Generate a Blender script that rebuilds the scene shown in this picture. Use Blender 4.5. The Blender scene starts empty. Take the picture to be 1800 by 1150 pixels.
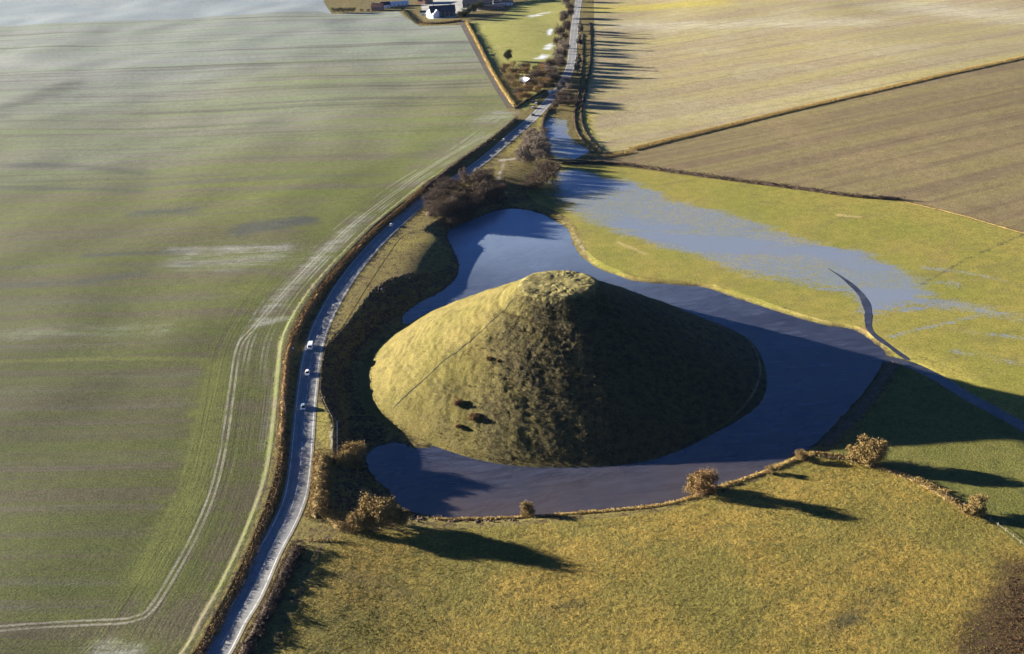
import bpy, math, random
import numpy as np
from mathutils import Vector, Matrix
from mathutils.geometry import delaunay_2d_cdt
rad = math.radians
sc = bpy.context.scene
COL = sc.collection
rng = np.random.default_rng(7)
random.seed(7)

# ------------------------------------------------------------------ camera
F_PX, PITCH, ROLL, CAM_H = 1900.0, rad(25.4), rad(2.2), 206.0
cd = bpy.data.cameras.new('camera'); cam = bpy.data.objects.new('camera', cd); COL.objects.link(cam)
cd.sensor_width = 36; cd.lens = 36 * F_PX / 1800; cd.clip_start = 1; cd.clip_end = 30000
_c, _s = math.cos(ROLL), math.sin(ROLL)
_X = Vector((1, 0, 0)); _V = Vector((0, -math.sin(PITCH), -math.cos(PITCH))); _F = Vector((0, math.cos(PITCH), -math.sin(PITCH)))
_R = _c * _X + _s * _V; _U = _s * _X - _c * _V
cam.matrix_world = Matrix(((_R.x, _U.x, -_F.x, 0), (_R.y, _U.y, -_F.y, 0), (_R.z, _U.z, -_F.z, CAM_H), (0, 0, 0, 1)))
sc.camera = cam
# ------------------------------------------------------------------ light
SUN_EL, SH_AZ = rad(10.5), rad(-20)            # shadows run along SH_AZ (to the right and a little towards the viewer)
w = bpy.data.worlds.new('World'); sc.world = w; w.use_nodes = True
nt = w.node_tree; bg = nt.nodes['Background']; sky = nt.nodes.new('ShaderNodeTexSky'); sky.sky_type = 'NISHITA'
sky.sun_disc = False; sky.sun_elevation = SUN_EL
sx, sy = -math.cos(SH_AZ), -math.sin(SH_AZ)
sky.sun_rotation = math.atan2(sx, sy) % (2 * math.pi); sky.air_density = 0.25; sky.dust_density = 0.0; sky.ozone_density = 4.0
nt.links.new(sky.outputs[0], bg.inputs[0]); bg.inputs[1].default_value = 0.05
sl = bpy.data.lights.new('sun', 'SUN'); sl.energy = 5.0; sl.angle = rad(0.5); sl.color = (1.0, 0.93, 0.79)
sun = bpy.data.objects.new('sun', sl); COL.objects.link(sun)
sdir = Vector((sx * math.cos(SUN_EL), sy * math.cos(SUN_EL), math.sin(SUN_EL)))
sun.rotation_euler = sdir.to_track_quat('Z', 'Y').to_euler()
sc.view_settings.view_transform = 'Standard'; sc.view_settings.look = 'None'
sc.view_settings.exposure = 2.45; sc.view_settings.gamma = 1.0
sc.cycles.volume_max_steps = 64; sc.cycles.max_bounces = 6; sc.cycles.volume_bounces = 0; sc.cycles.transparent_max_bounces = 6

# ------------------------------------------------------------------ photo pixel (1800x1150) -> ground point
def px_ray(p):
    p = np.asarray(p, float); u = (p[..., 0] - 900) / F_PX; v = (p[..., 1] - 575) / F_PX
    u, v = _c * u - _s * v, _s * u + _c * v
    return np.stack([u, math.cos(PITCH) - v * math.sin(PITCH), -math.sin(PITCH) - v * math.cos(PITCH)], -1)
def flat(p, z=0.0):
    d = px_ray(p); t = (z - CAM_H) / d[..., 2]
    return np.stack([d[..., 0] * t, d[..., 1] * t], -1)
def px_per_m(x, y, z=0): return F_PX / (y * math.cos(PITCH) - (z - CAM_H) * math.sin(PITCH))

def spline(pts, step=3.0, closed=False):
    P = np.asarray(pts, float); n = len(P); out = []
    idx = range(n if closed else n - 1)
    for i in idx:
        p0 = P[(i - 1) % n] if closed or i > 0 else 2 * P[0] - P[1]
        p1 = P[i]; p2 = P[(i + 1) % n]
        p3 = P[(i + 2) % n] if closed or i + 2 < n else 2 * P[-1] - P[-2]
        k = max(1, int(np.linalg.norm(p2 - p1) / step))
        t = np.arange(k)[:, None] / k
        out.append(.5 * (2 * p1 + (p2 - p0) * t + (2 * p0 - 5 * p1 + 4 * p2 - p3) * t ** 2 + (3 * p1 - p0 - 3 * p2 + p3) * t ** 3))
    if not closed: out.append(P[-1:])
    return np.concatenate(out)
def seg_dist(pts, line, closed=False):
    """distance and signed distance (left of the line positive) from pts to a polyline"""
    pts = np.asarray(pts, float); L = np.asarray(line, float)
    best = np.full(len(pts), 1e18); sg = np.ones(len(pts)); arc = np.zeros(len(pts))
    n = len(L); acc = 0
    for i in range(n if closed else n - 1):
        a = L[i]; b = L[(i + 1) % n]; ab = b - a; l2 = ab @ ab + 1e-12
        ap = pts - a; t = np.clip((ap @ ab) / l2, 0, 1)
        q = ap - t[:, None] * ab; d = (q * q).sum(1); m = d < best
        best[m] = d[m]; sg[m] = np.sign(ab[0] * ap[m, 1] - ab[1] * ap[m, 0]); arc[m] = acc + t[m] * math.sqrt(l2)
        acc += math.sqrt(l2)
    return np.sqrt(best), np.where(sg == 0, 1, sg), arc
def inside(pts, poly):
    x, y = pts[:, 0], pts[:, 1]; P = np.asarray(poly); r = np.zeros(len(pts), bool); j = len(P) - 1
    for i in range(len(P)):
        xi, yi = P[i]; xj, yj = P[j]
        if yi != yj:
            r ^= ((yi > y) != (yj > y)) & (x < (xj - xi) * (y - yi) / (yj - yi) + xi)
        j = i
    return r
def sd_poly(pts, poly):     # positive inside
    d, _, _ = seg_dist(pts, poly, True); return np.where(inside(pts, poly), d, -d)
def sig(x): return 1 / (1 + np.exp(-np.clip(x, -40, 40)))
def sstep(a, b, x):
    t = np.clip((x - a) / (b - a), 0, 1); return t * t * (3 - 2 * t)
_nw = [(rng.uniform(0, 6.28), rng.uniform(0, 6.28), rng.uniform(0, 6.28)) for _ in range(40)]
def wnoise(x, y, L, k=7, off=0):       # smooth pseudo noise, about -1..1, wavelength L
    r = 0
    for i in range(k):
        a, b, c = _nw[(i + off) % 40]
        f = 6.283 / L * (0.6 + 0.14 * i)
        r = r + np.sin(x * f * math.cos(a) + y * f * math.sin(a) + b + 1.3 * np.sin(y * f * .37 * math.cos(c) + x * f * .31 + c))
    return r / k * 1.6

# ------------------------------------------------------------------ outlines read from the photo
HILL_C = np.array([19.4, 400.6]); HILL_R = 82.0
W_PX = [(790,405),(800,397),(830,386),(870,371),(900,367),(940,372),(975,388),(998,404),(1006,425),(1020,448),(1045,468),(1080,483),(1120,495),(1180,500),(1240,506),(1300,526),(1370,549),(1440,569),(1498,579),(1530,597),(1557,622),(1545,650),(1520,688),(1480,733),(1430,783),(1395,802),(1330,832),(1260,855),(1200,878),(1150,890),(1050,900),(930,910),(850,914),(790,914),(740,905),(706,893),(682,862),(655,837),(643,812),(645,795),(665,783),(700,779),(750,787),(900,740),(900,600),(735,572),(706,568),(712,552),(724,541),(745,527),(770,516),(790,500),(804,483),(807,465),(798,442),(786,418)]
D_PX = [(790,405),(800,397),(830,386),(870,371),(900,367),(940,372),(975,388),(998,404),(1006,425),(1020,448),(1045,468),(1080,483),(1120,495),(1180,500),(1240,506),(1300,526),(1370,549),(1440,569),(1498,579),(1530,597),(1557,622),(1545,650),(1520,688),(1480,733),(1430,783),(1395,802),(1330,832),(1260,855),(1200,878),(1150,890),(1050,900),(930,910),(850,914),(790,914),(740,905),(700,893),(665,865),(635,835),(622,800),(616,770),(612,720),(608,680),(616,640),(640,600),(672,566),(700,552),(724,541),(745,527),(770,516),(790,500),(804,483),(807,465),(798,442),(786,418)]
C_PX = [(772,398),(800,386),(830,374),(870,358),(900,353),(945,358),(985,374),(1012,396),(1022,422),(1035,442),(1058,460),(1090,474),(1125,486),(1185,491),(1250,497),(1310,516),(1380,540),(1445,560),(1503,570),(1538,590),(1572,622),(1575,655),(1550,700),(1515,745),(1465,790),(1410,806),(1340,838),(1265,862),(1205,884),(1150,897),(1050,907),(930,917),(850,922),(790,924),(700,925),(620,925),(592,900),(588,850),(586,800),(584,745),(563,695),(566,640),(576,605),(621,557),(640,530),(655,510),(682,492),(720,479),(770,466),(790,453),(786,430),(765,412),(745,404)]
W = spline(flat(W_PX), 3, True); D = spline(flat(D_PX), 3, True)
C_ = spline(np.concatenate([flat(C_PX[:37], 1.5), flat(C_PX[37:], 6.0)]), 3, True)
CAN = spline(flat([(1553,628),(1600,640),(1650,664),(1700,695),(1750,722),(1810,755),(1900,812),(2100,930)], .4), 3)
STR = spline(flat([(1488,494),(1502,506),(1518,525),(1526,548),(1527,575),(1540,592),(1570,612),(1600,634),(1640,658)], .4), 2)
RC_L = [(300,1235),(354,1150),(374,1110),(405,1060),(440,985),(470,935),(497,885),(510,830),(516,780),(522,730),(529,680),(534,640),(541,605),(556,565),(590,503),(640,443),(690,396),(740,352),(790,318),(838,284),(880,247),(925,207),(955,175),(980,145),(996,112),(1001,75),(1004,40),(1010,0),(1018,-40),(1030,-90)]
RC_R = [(378,1235),(428,1150),(448,1110),(478,1060),(508,985),(530,935),(543,885),(549,830),(552,780),(554,730),(558,680),(564,640),(575,605),(592,565),(628,503),(672,443),(716,396),(764,352),(812,318),(858,284),(900,247),(945,207),(975,175),(998,145),(1011,112),(1014,75),(1018,40),(1024,0),(1031,-40),(1042,-90)]
_rl = flat(RC_L, 3.5); _rr = flat(RC_R, 3.5)
ROAD = spline((_rl + _rr) / 2, 4)
HEDGE_PX = [(250,1240),(332,1150),(352,1112),(400,1025),(440,935),(470,850),(482,780),(490,700),(497,625),(507,588),(530,545),(560,503),(605,452),(655,402),(705,360),(745,326),(790,294),(835,265),(872,238),(906,208)]
HEDGE = spline(flat(HEDGE_PX, 5), 3)

def base_h(P):
    x, y = P[:, 0], P[:, 1]
    d, s, _ = seg_dist(P, ROAD[::2]); s = d * s                      # + left of the road
    far = sig((y - 640) / 50)
    nr_ = sig((y - 325) / 10); b = 1.0 + 5.4 * sig((s + 26 * (1 - nr_) + (48 - 14 * sig((y - 470) / 12)) * nr_) / (13 - 8 * nr_)) * (1 - far) + 2.0 * far * sig((s + 30) / 25)
    b += 2.2 * sig((284 + .10 * x - y) / 9.0) * sig(-(s + 6) / 6)
    b += 5.0 * sstep(40, 330, x - 40) * sig((y - 760) / 70)
    b += 1.3 * wnoise(x, y, 260) * sig((s - 25) / 12) + .5 * wnoise(x, y, 90, off=5) * sig((s - 30) / 12)
    b += 1.0 * wnoise(x, y, 230, off=9) * sig((y - 720) / 50) * sig((x - 90) / 30)
    # bank carrying the hedge west of the road
    m = (np.abs(s) < 60) & (y < 1200)
    if m.any():
        dh, sh, _ = seg_dist(P[m], HEDGE); q = dh * sh               # + towards the field
        yy = y[m]; amp = 1.35 + .85 * sig((yy - 385) / 12) * sig((655 - yy) / 20)
        prof = np.where(q > 0, 1 - q / 1.9, 1 + (q + 2.4) / 4.2).clip(0, 1)
        b[m] += amp * (prof * prof * (3 - 2 * prof)) * sig((925 - yy) / 15)
    # ledge and mound right of the road where the fence stands
    return b
def height(P):
    P = np.asarray(P, float).reshape(-1, 2); b = base_h(P)
    x, y = P[:, 0], P[:, 1]
    near = (x > -140) & (x < 330) & (y > 230) & (y < 900)
    Q = P[near]; h = b[near]
    if len(Q):
        dC = sd_poly(Q, C_); dD = sd_poly(Q, D); dW = sd_poly(Q, W)
        t = np.clip(-dD, 0, None) / (np.clip(-dD, 0, None) + np.clip(dC, 0, None) + 1e-6)
        slope = .25 + (h - .25) * (t ** .85) + .18 * wnoise(Q[:, 0], Q[:, 1], 9, off=3) * np.sin(np.clip(t, 0, 1) * 3.14)
        floor = np.clip(dW * -.22, -1.0, .4)
        h2 = np.where(dD > 0, floor, slope)
        h2 = np.where((dD <= 0) & (dD > -1.2), floor + (slope - floor) * np.clip(-dD / 1.2, 0, 1), h2)
        h2 = h2 + (.20 * wnoise(Q[:, 0], Q[:, 1], 7, off=18) + .14 * wnoise(Q[:, 0], Q[:, 1], 3.5, off=22)) * np.exp(-(np.minimum(np.abs(dD), np.abs(dW)) / 2.5) ** 2)
        h = np.where(dC > 0, h2, h)
        for L, wd in ((CAN, 1.9),):
            d, _, _ = seg_dist(Q, L); h = h * (1 - .65 * (1 - sstep(wd + 1, wd + 12, d))); k = 1 - sstep(wd - .2, wd + 1.5, d); h = h * (1 - k) + (-.4) * k
        b[near] = h
    return b
_gx = np.arange(-420, 560, 2.0); _gy = np.arange(190, 1560, 2.0)
_mx, _my = np.meshgrid(_gx, _gy); HG = height(np.stack([_mx.ravel(), _my.ravel()], 1)).reshape(_mx.shape)
height_exact = height
def height(P):
    P = np.asarray(P, float).reshape(-1, 2); u = (P[:, 0] + 420) / 2; v = (P[:, 1] - 190) / 2
    ok = (u >= 0) & (u < len(_gx) - 1.001) & (v >= 0) & (v < len(_gy) - 1.001); o = np.empty(len(P))
    if (~ok).any(): o[~ok] = height_exact(P[~ok])
    i, j = u[ok].astype(int), v[ok].astype(int); a, b = u[ok] - i, v[ok] - j
    o[ok] = HG[j, i] * (1 - a) * (1 - b) + HG[j, i + 1] * a * (1 - b) + HG[j + 1, i] * (1 - a) * b + HG[j + 1, i + 1] * a * b
    return o
def hz(x, y): return float(height(np.array([[x, y]]))[0])
def at(p, up=0.0):          # photo pixel -> point on the terrain
    z = 2.0
    for _ in range(6):
        q = flat(p, z); z = float(height(q[None])[0])
    return np.array([q[0], q[1], z + up])
def ats(pl):
    P = np.asarray(pl, float); z = np.full(len(P), 2.0)
    for _ in range(6):
        Q = flat(P, z); z = height(Q)
    return Q
def flat(p, z=0.0):
    d = px_ray(p); t = (np.asarray(z) - CAM_H) / d[..., 2]
    return np.stack([d[..., 0] * t, d[..., 1] * t], -1)

# ------------------------------------------------------------------ object helpers
def mesh_obj(name, v, f, mat=None, parent=None, smooth=False):
    me = bpy.data.meshes.new(name)
    v = np.asarray(v, np.float32).reshape(-1, 3)
    if isinstance(f, np.ndarray):
        k = f.shape[1]; me.vertices.add(len(v)); me.vertices.foreach_set('co', v.ravel())
        me.loops.add(f.size); me.loops.foreach_set('vertex_index', f.astype(np.int32).ravel())
        me.polygons.add(len(f)); me.polygons.foreach_set('loop_start', np.arange(0, f.size, k, dtype=np.int32))
        me.update(calc_edges=True)
    else:
        me.from_pydata([tuple(map(float, q)) for q in v], [], f); me.update()
    if smooth: me.polygons.foreach_set('use_smooth', np.ones(len(me.polygons), bool))
    if mat: me.materials.append(mat)
    o = bpy.data.objects.new(name, me); COL.objects.link(o)
    if parent: o.parent = parent
    return o
def tag(o, label=None, cat=None, group=None, kind=None):
    if label: o['label'] = label
    if cat: o['category'] = cat
    if group: o['group'] = group
    if kind: o['kind'] = kind
    return o
def empty(name, loc, rz=0.0, label=None, cat=None, group=None):
    o = bpy.data.objects.new(name, None); COL.objects.link(o); o.location = loc; o.rotation_euler = (0, 0, rz)
    o.empty_display_size = .5
    return tag(o, label, cat, group)
def copy_tree(o, parent=None):
    c = o.copy(); COL.objects.link(c); c.parent = parent
    for ch in list(o.children): copy_tree(ch, c)
    return c
def fattr(o, name, arr):
    a = o.data.attributes.new(name, 'FLOAT', 'POINT'); a.data.foreach_set('value', np.asarray(arr, np.float32))
class MB:
    def __init__(s): s.v = []; s.f = []
    def add(s, v, f):
        n = len(s.v); s.v += [tuple(q) for q in v]; s.f += [tuple(i + n for i in q) for q in f]
    def box(s, x0, x1, y0, y1, z0, z1):
        s.add([(x0,y0,z0),(x1,y0,z0),(x1,y1,z0),(x0,y1,z0),(x0,y0,z1),(x1,y0,z1),(x1,y1,z1),(x0,y1,z1)],
              [(0,3,2,1),(4,5,6,7),(0,1,5,4),(1,2,6,5),(2,3,7,6),(3,0,4,7)])
    def tube(s, a, b, r0, r1, n=6, cap=True):
        a = Vector(a); b = Vector(b); d = (b - a).normalized(); u = d.orthogonal().normalized(); w_ = d.cross(u)
        v = []
        for p, r in ((a, r0), (b, r1)):
            for i in range(n):
                t = 6.28318 * i / n; v.append(p + u * (r * math.cos(t)) + w_ * (r * math.sin(t)))
        f = [(i, (i + 1) % n, n + (i + 1) % n, n + i) for i in range(n)]
        if cap: f += [tuple(range(n - 1, -1, -1)), tuple(range(n, 2 * n))]
        s.add(v, f)
    def build(s, name, mat, parent=None, smooth=False): return mesh_obj(name, s.v, s.f, mat, parent, smooth)

# ------------------------------------------------------------------ materials
ANG = lambda a, b: math.atan2(*(flat(b) - flat(a))[::-1])
A_ROW = ANG((0, 640), (360, 630)); D_ROW = ANG((1250, 330), (1800, 215))

class NT:
    def __init__(s, name):
        s.m = bpy.data.materials.new(name); s.m.use_nodes = True; s.t = s.m.node_tree; s.p = s.t.nodes['Principled BSDF']
        s.p.inputs['Roughness'].default_value = .9; s.p.inputs['Specular IOR Level'].default_value = .15
        s.tc = s.t.nodes.new('ShaderNodeTexCoord')
    def n(s, k): return s.t.nodes.new(k)
    def l(s, a, b):
        if hasattr(a, 'is_output') or isinstance(a, bpy.types.NodeSocket): s.t.links.new(a, b)
        else: b.default_value = a
    def map(s, ang=0, scale=(1, 1, 1)):
        m = s.n('ShaderNodeMapping'); m.vector_type = 'TEXTURE'; m.inputs['Rotation'].default_value = (0, 0, ang)
        m.inputs['Scale'].default_value = scale; s.l(s.tc.outputs['Object'], m.inputs[0]); return m.outputs[0]
    def noise(s, L, det=4, rough=.6, vec=None, dist=0):        # L = feature size in metres
        x = s.n('ShaderNodeTexNoise'); x.inputs['Scale'].default_value = 1 / L; x.inputs['Detail'].default_value = det
        x.inputs['Roughness'].default_value = rough; x.inputs['Distortion'].default_value = dist
        s.l(vec or s.tc.outputs['Object'], x.inputs['Vector']); return x.outputs['Fac']
    def attr(s, a):
        x = s.n('ShaderNodeAttribute'); x.attribute_name = a; o = x.outputs['Fac']
        if a in ('m_pale', 'm_green', 'm_soil', 'm_dark'):          # patches with ragged, streaky edges
            if not hasattr(s, 'brk'): s.brk = s.ma('SUBTRACT', s.noise(5.5, 6, .72, s.map(A_ROW, (5, 1, 1))), .5)
            o = s.ss(s.ma('ADD', o, s.ma('MULTIPLY', s.ma('MULTIPLY', s.brk, 1.5), s.ss(o, .02, .4))), .05, 1.1, 0, .95)
        return o
    def ma(s, op, a, b=0.0, c=0.0):
        x = s.n('ShaderNodeMath'); x.operation = op; s.l(a, x.inputs[0]); s.l(b, x.inputs[1]); s.l(c, x.inputs[2]); return x.outputs[0]
    def ss(s, v, a, b, lo=0.0, hi=1.0):
        x = s.n('ShaderNodeMapRange'); x.interpolation_type = 'SMOOTHSTEP'
        s.l(v, x.inputs[0]); x.inputs[1].default_value = a; x.inputs[2].default_value = b; x.inputs[3].default_value = lo; x.inputs[4].default_value = hi
        return x.outputs[0]
    def mix(s, f, a, b, mode='MIX'):
        x = s.n('ShaderNodeMix'); x.data_type = 'RGBA'; x.blend_type = mode; x.clamp_factor = True
        s.l(f, x.inputs[0])
        for v, k in ((a, 6), (b, 7)):
            if isinstance(v, tuple): v = (*v, 1) if len(v) == 3 else v
            s.l(v, x.inputs[k])
        return x.outputs[2]
    def bump(s, h, dist, strength=1.0, prev=None):
        x = s.n('ShaderNodeBump'); s.l(strength, x.inputs['Strength']); x.inputs['Distance'].default_value = dist
        s.l(h, x.inputs['Height'])
        if prev: s.l(prev, x.inputs['Normal'])
        return x.outputs[0]
    def done(s, col, normal=None, rough=None):
        if isinstance(col, tuple): col = (*col, 1)
        s.l(col, s.p.inputs['Base Color'])
        if normal: s.l(normal, s.p.inputs['Normal'])
        if rough is not None: s.l(rough, s.p.inputs['Roughness'])
        return s.m
def rows_lines(k, ang, period, wd):           # wheelings: evenly spaced pairs of lines along the drill rows
    x = k.n('ShaderNodeSeparateXYZ'); k.l(k.map(ang), x.inputs[0]); v = k.ma('ADD', x.outputs[1], k.ma('MULTIPLY', k.noise(120, 2), 14))
    m = k.ma('ABSOLUTE', k.ma('SUBTRACT', k.ma('FLOORED_MODULO', v, period), period / 2)); a = k.ma('ABSOLUTE', k.ma('SUBTRACT', m, .95))
    return k.ma('MULTIPLY', k.ss(a, wd, wd * .4), k.ss(k.noise(45, 3, .6, k.map(ang, (6, 1, 1))), .35, .6, .15, 1))
def grade(k, col, det=.35, L1=1.2, L2=5.0):      # break a colour up at the scale of tufts and clods
    a = k.noise(L1, 3, .7); b = k.noise(L2, 3, .6)
    f = k.ma('ADD', k.ss(a, .25, .75, 1 - det, 1 + det), k.ss(b, .25, .75, -.12, .12))
    x = k.n('ShaderNodeVectorMath'); x.operation = 'SCALE'; k.l(col, x.inputs[0]); k.l(f, x.inputs['Scale']); return x.outputs[0]

def m_left_field():
    k = NT('winter_crop'); st = k.map(A_ROW, (70, 1, 1)); st2 = k.map(A_ROW, (260, 1, 1))
    big = k.noise(110, 3, .55); s1 = k.noise(3.2, 4, .7, st); s2 = k.noise(16, 4, .6, st2)
    dh = k.attr('dh'); inner = k.ss(dh, 26, 36)
    cx = k.n('ShaderNodeCombineXYZ'); k.l(dh, cx.inputs[0]); k.l(k.ma('MULTIPLY', k.attr('arc'), .012), cx.inputs[1])
    hn = k.noise(2.3, 4, .7, cx.outputs[0])
    rows = k.mix(inner, hn, s1)
    g = k.ma('ADD', k.ma('MULTIPLY', k.ma('SUBTRACT', rows, .5), 2.6), k.ma('MULTIPLY', k.ma('SUBTRACT', s2, .5), 3.4))
    s3 = k.noise(7, 4, .65, k.map(A_ROW, (160, 1, 1))); g = k.ma('ADD', g, k.ma('MULTIPLY', k.ma('MULTIPLY', k.ma('SUBTRACT', s3, .5), inner), 2.4))
    g = k.ma('ADD', k.ma('ADD', g, .56), k.ma('MULTIPLY', k.ma('SUBTRACT', big, .5), 1.0))
    g = k.ma('ADD', g, k.attr('m_green'))
    g = k.ma('SUBTRACT', g, k.attr('m_soil'))
    c = k.mix(k.ss(g, .0, 1.0), (.160, .140, .075), (.152, .172, .038))
    far = k.attr('haze_lift'); x = k.n('ShaderNodeVectorMath'); x.operation = 'SCALE'; k.l(c, x.inputs[0]); k.l(k.ma('MULTIPLY_ADD', far, .62, .46), x.inputs['Scale']); c = x.outputs[0]  # darker near, lighter far: distance haze worked into the crop colour
    c = k.mix(k.ma('MULTIPLY', k.attr('haze_tint'), .5), c, (.235, .275, .32))  # blue of the distant haze painted over the far crop
    c = k.mix(k.ma('MULTIPLY', k.attr('m_green'), .75), c, (.125, .132, .032))
    dkn = k.ss(k.noise(12, 4, .6, k.map(A_ROW, (30, 1, 1))), .50, .68, 0, .7); c = k.mix(k.ma('MULTIPLY', dkn, inner), c, (.09, .085, .06))
    c = k.mix(k.ma('MULTIPLY', k.ma('MULTIPLY', rows_lines(k, A_ROW, 24, .8), inner), .45), c, (.10, .085, .065))
    c = k.mix(k.attr('m_dark'), c, (.06, .065, .055))
    c = k.mix(k.attr('m_pale'), c, (.31, .31, .28))
    t = k.ma('ABSOLUTE', k.ma('SUBTRACT', k.ma('ABSOLUTE', k.attr('dt')), .95))
    tn = k.ma('MULTIPLY', k.ss(t, .62, .25), k.ss(k.noise(9, 3), .3, .55, .45, 1))
    c = k.mix(k.ma('MULTIPLY', k.ma('MULTIPLY', tn, .5), k.attr('t_on')), c, (.36, .33, .27))
    for d0 in (6.2, 8.1, 13.4, 15.3, 19.5):                        # wheel marks running beside the hedge
        c = k.mix(k.ma('MULTIPLY', k.ss(k.ma('ABSOLUTE', k.ma('SUBTRACT', dh, d0)), .75, .2), k.ma('MULTIPLY', k.ss(far, .02, .15), k.ss(k.noise(30, 4, .6), .42, .62, .03, .42))), c, (.38, .37, .32))
    c = grade(k, c, .45, .7, 4)
    nb = k.bump(rows, .25, .7); nb = k.bump(k.noise(.8, 4, .7), .16, .8, nb)
    return k.done(c, nb)
def m_right_field(name, a, b, ca, grain=.4):
    k = NT(name); st = k.map(D_ROW, (60, 1, 1)); s1 = k.noise(6.5, 4, .7, st); s2 = k.noise(26, 4, .6, k.map(D_ROW, (110, 1, 1)))
    g = k.ma('ADD', k.ma('MULTIPLY', k.ma('SUBTRACT', s1, .5), 2.6), k.ma('ADD', .5, k.ma('MULTIPLY', k.ma('SUBTRACT', s2, .5), 3.2)))
    c = k.mix(k.ss(g, .1, .95), a, b); c = k.mix(k.ss(k.noise(90, 3), .45, .7, 0, .7), c, ca)
    c = k.mix(k.attr('m_pale'), c, (.5, .47, .36)); c = k.mix(k.attr('m_green'), c, (.40, .33, .06)); c = k.mix(k.attr('m_dark'), c, (.12, .10, .08))
    c = k.mix(k.ma('MULTIPLY', rows_lines(k, D_ROW, 24, 1.0), .4), c, tuple(q * .55 for q in a))
    c = grade(k, c, grain, 1.0, 6)
    return k.done(c, k.bump(k.noise(.9, 4, .7), .18, .8, k.bump(s1, .35, .6)))
def wet_mix(k, c, f):
    """flood water standing over short grass: f = how far it covers"""
    k.l(k.mix(f, c, (.20, .23, .285)), k.p.inputs['Base Color'])
    k.l(k.ss(f, 0, 1, .9, .16), k.p.inputs['Roughness']); k.l(k.ss(f, 0, 1, .15, .55), k.p.inputs['Specular IOR Level'])
def m_meadow():
    k = NT('meadow_grass'); b = k.noise(40, 4, .6); s = k.noise(9, 4, .65, k.map(.3, (3, 1, 1)))
    c = k.mix(k.ss(b, .35, .65), (.205, .195, .036), (.25, .21, .046)); c = k.mix(k.ss(s, .5, .75, 0, .6), c, (.16, .13, .05))
    c = k.mix(k.attr('m_soil'), c, (.22, .15, .06)); c = k.mix(k.attr('m_pale'), c, (.42, .32, .13)); c = k.mix(k.attr('m_dark'), c, (.05, .055, .03))
    c = grade(k, c, .4, .9, 5)
    e = k.ma('ADD', k.ma('ADD', k.attr('sdf'), 3.0), k.ma('ADD', k.ma('MULTIPLY', k.ma('SUBTRACT', k.noise(17, 6, .75, k.map(-.25, (3.5, 1, 1))), .5), 40), k.ma('MULTIPLY', k.ma('SUBTRACT', k.noise(1.8, 4, .75), .5), 26)))
    f = k.ss(e, -3, 6)
    thin = k.ss(k.noise(1.6, 4, .75), .40, .58, .30, .97)         # grass blades standing through it
    deep = k.ss(k.noise(34, 3, .6, k.map(-.25, (2.5, 1, 1))), .42, .62)
    f = k.ma('MULTIPLY', f, k.ma('MAXIMUM', thin, k.ma('MULTIPLY', deep, .97)))
    wet_mix(k, c, f)
    k.l(k.bump(k.noise(.9, 3, .7), .10, .6), k.p.inputs['Normal'])
    return k.m
def m_pasture():
    k = NT('rough_pasture'); b = k.noise(32, 4, .6); s = k.noise(3.2, 5, .75)
    c = k.mix(k.ss(b, .35, .65), (.155, .128, .027), (.25, .170, .036)); c = k.mix(k.ss(s, .45, .7), c, (.115, .10, .026))
    c = k.mix(k.ma('MULTIPLY', k.attr('m_soil'), 1.0), c, (.05, .03, .014)); c = k.mix(k.attr('m_dark'), c, (.05, .045, .02))
    c = grade(k, c, .5, .6, 3)
    return k.done(c, k.bump(k.noise(1.8, 5, .75), .8, 1.0, k.bump(k.noise(7, 4, .6, k.map(.6, (2.2, 1, 1))), 1.0, .6)))
def m_simple(name, a, b, L=6, det=.4, c3=None, bump=.3, rough=.9, pale=None):
    k = NT(name); c = k.mix(k.ss(k.noise(L, 4, .65), .35, .65), a, b)
    if c3: c = k.mix(k.ss(k.noise(L * .4, 4, .7), .52, .68), c, c3)
    c = grade(k, c, det, .7, 3)
    if pale: c = k.mix(k.ss(k.attr('m_pale'), .3, .9), c, pale)
    return k.done(c, k.bump(k.noise(.8, 4, .7), bump, .8) if bump else None, rough)
def m_verge():
    k = NT('verge_grass'); c = k.mix(k.ss(k.noise(7, 4, .65), .35, .65), (.15, .115, .034), (.17, .14, .042))
    c = k.mix(k.ss(k.noise(2.5, 4, .7), .48, .64), c, (.065, .042, .022))
    c = k.mix(k.attr('m_green'), c, (.26, .22, .05)); c = k.mix(k.attr('m_dark'), c, (.045, .038, .02)); c = k.mix(k.attr('m_pale'), c, (.40, .37, .30))
    c = grade(k, c, .45, .6, 3)
    return k.done(c, k.bump(k.noise(1.2, 5, .75), .5, .9))
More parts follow.
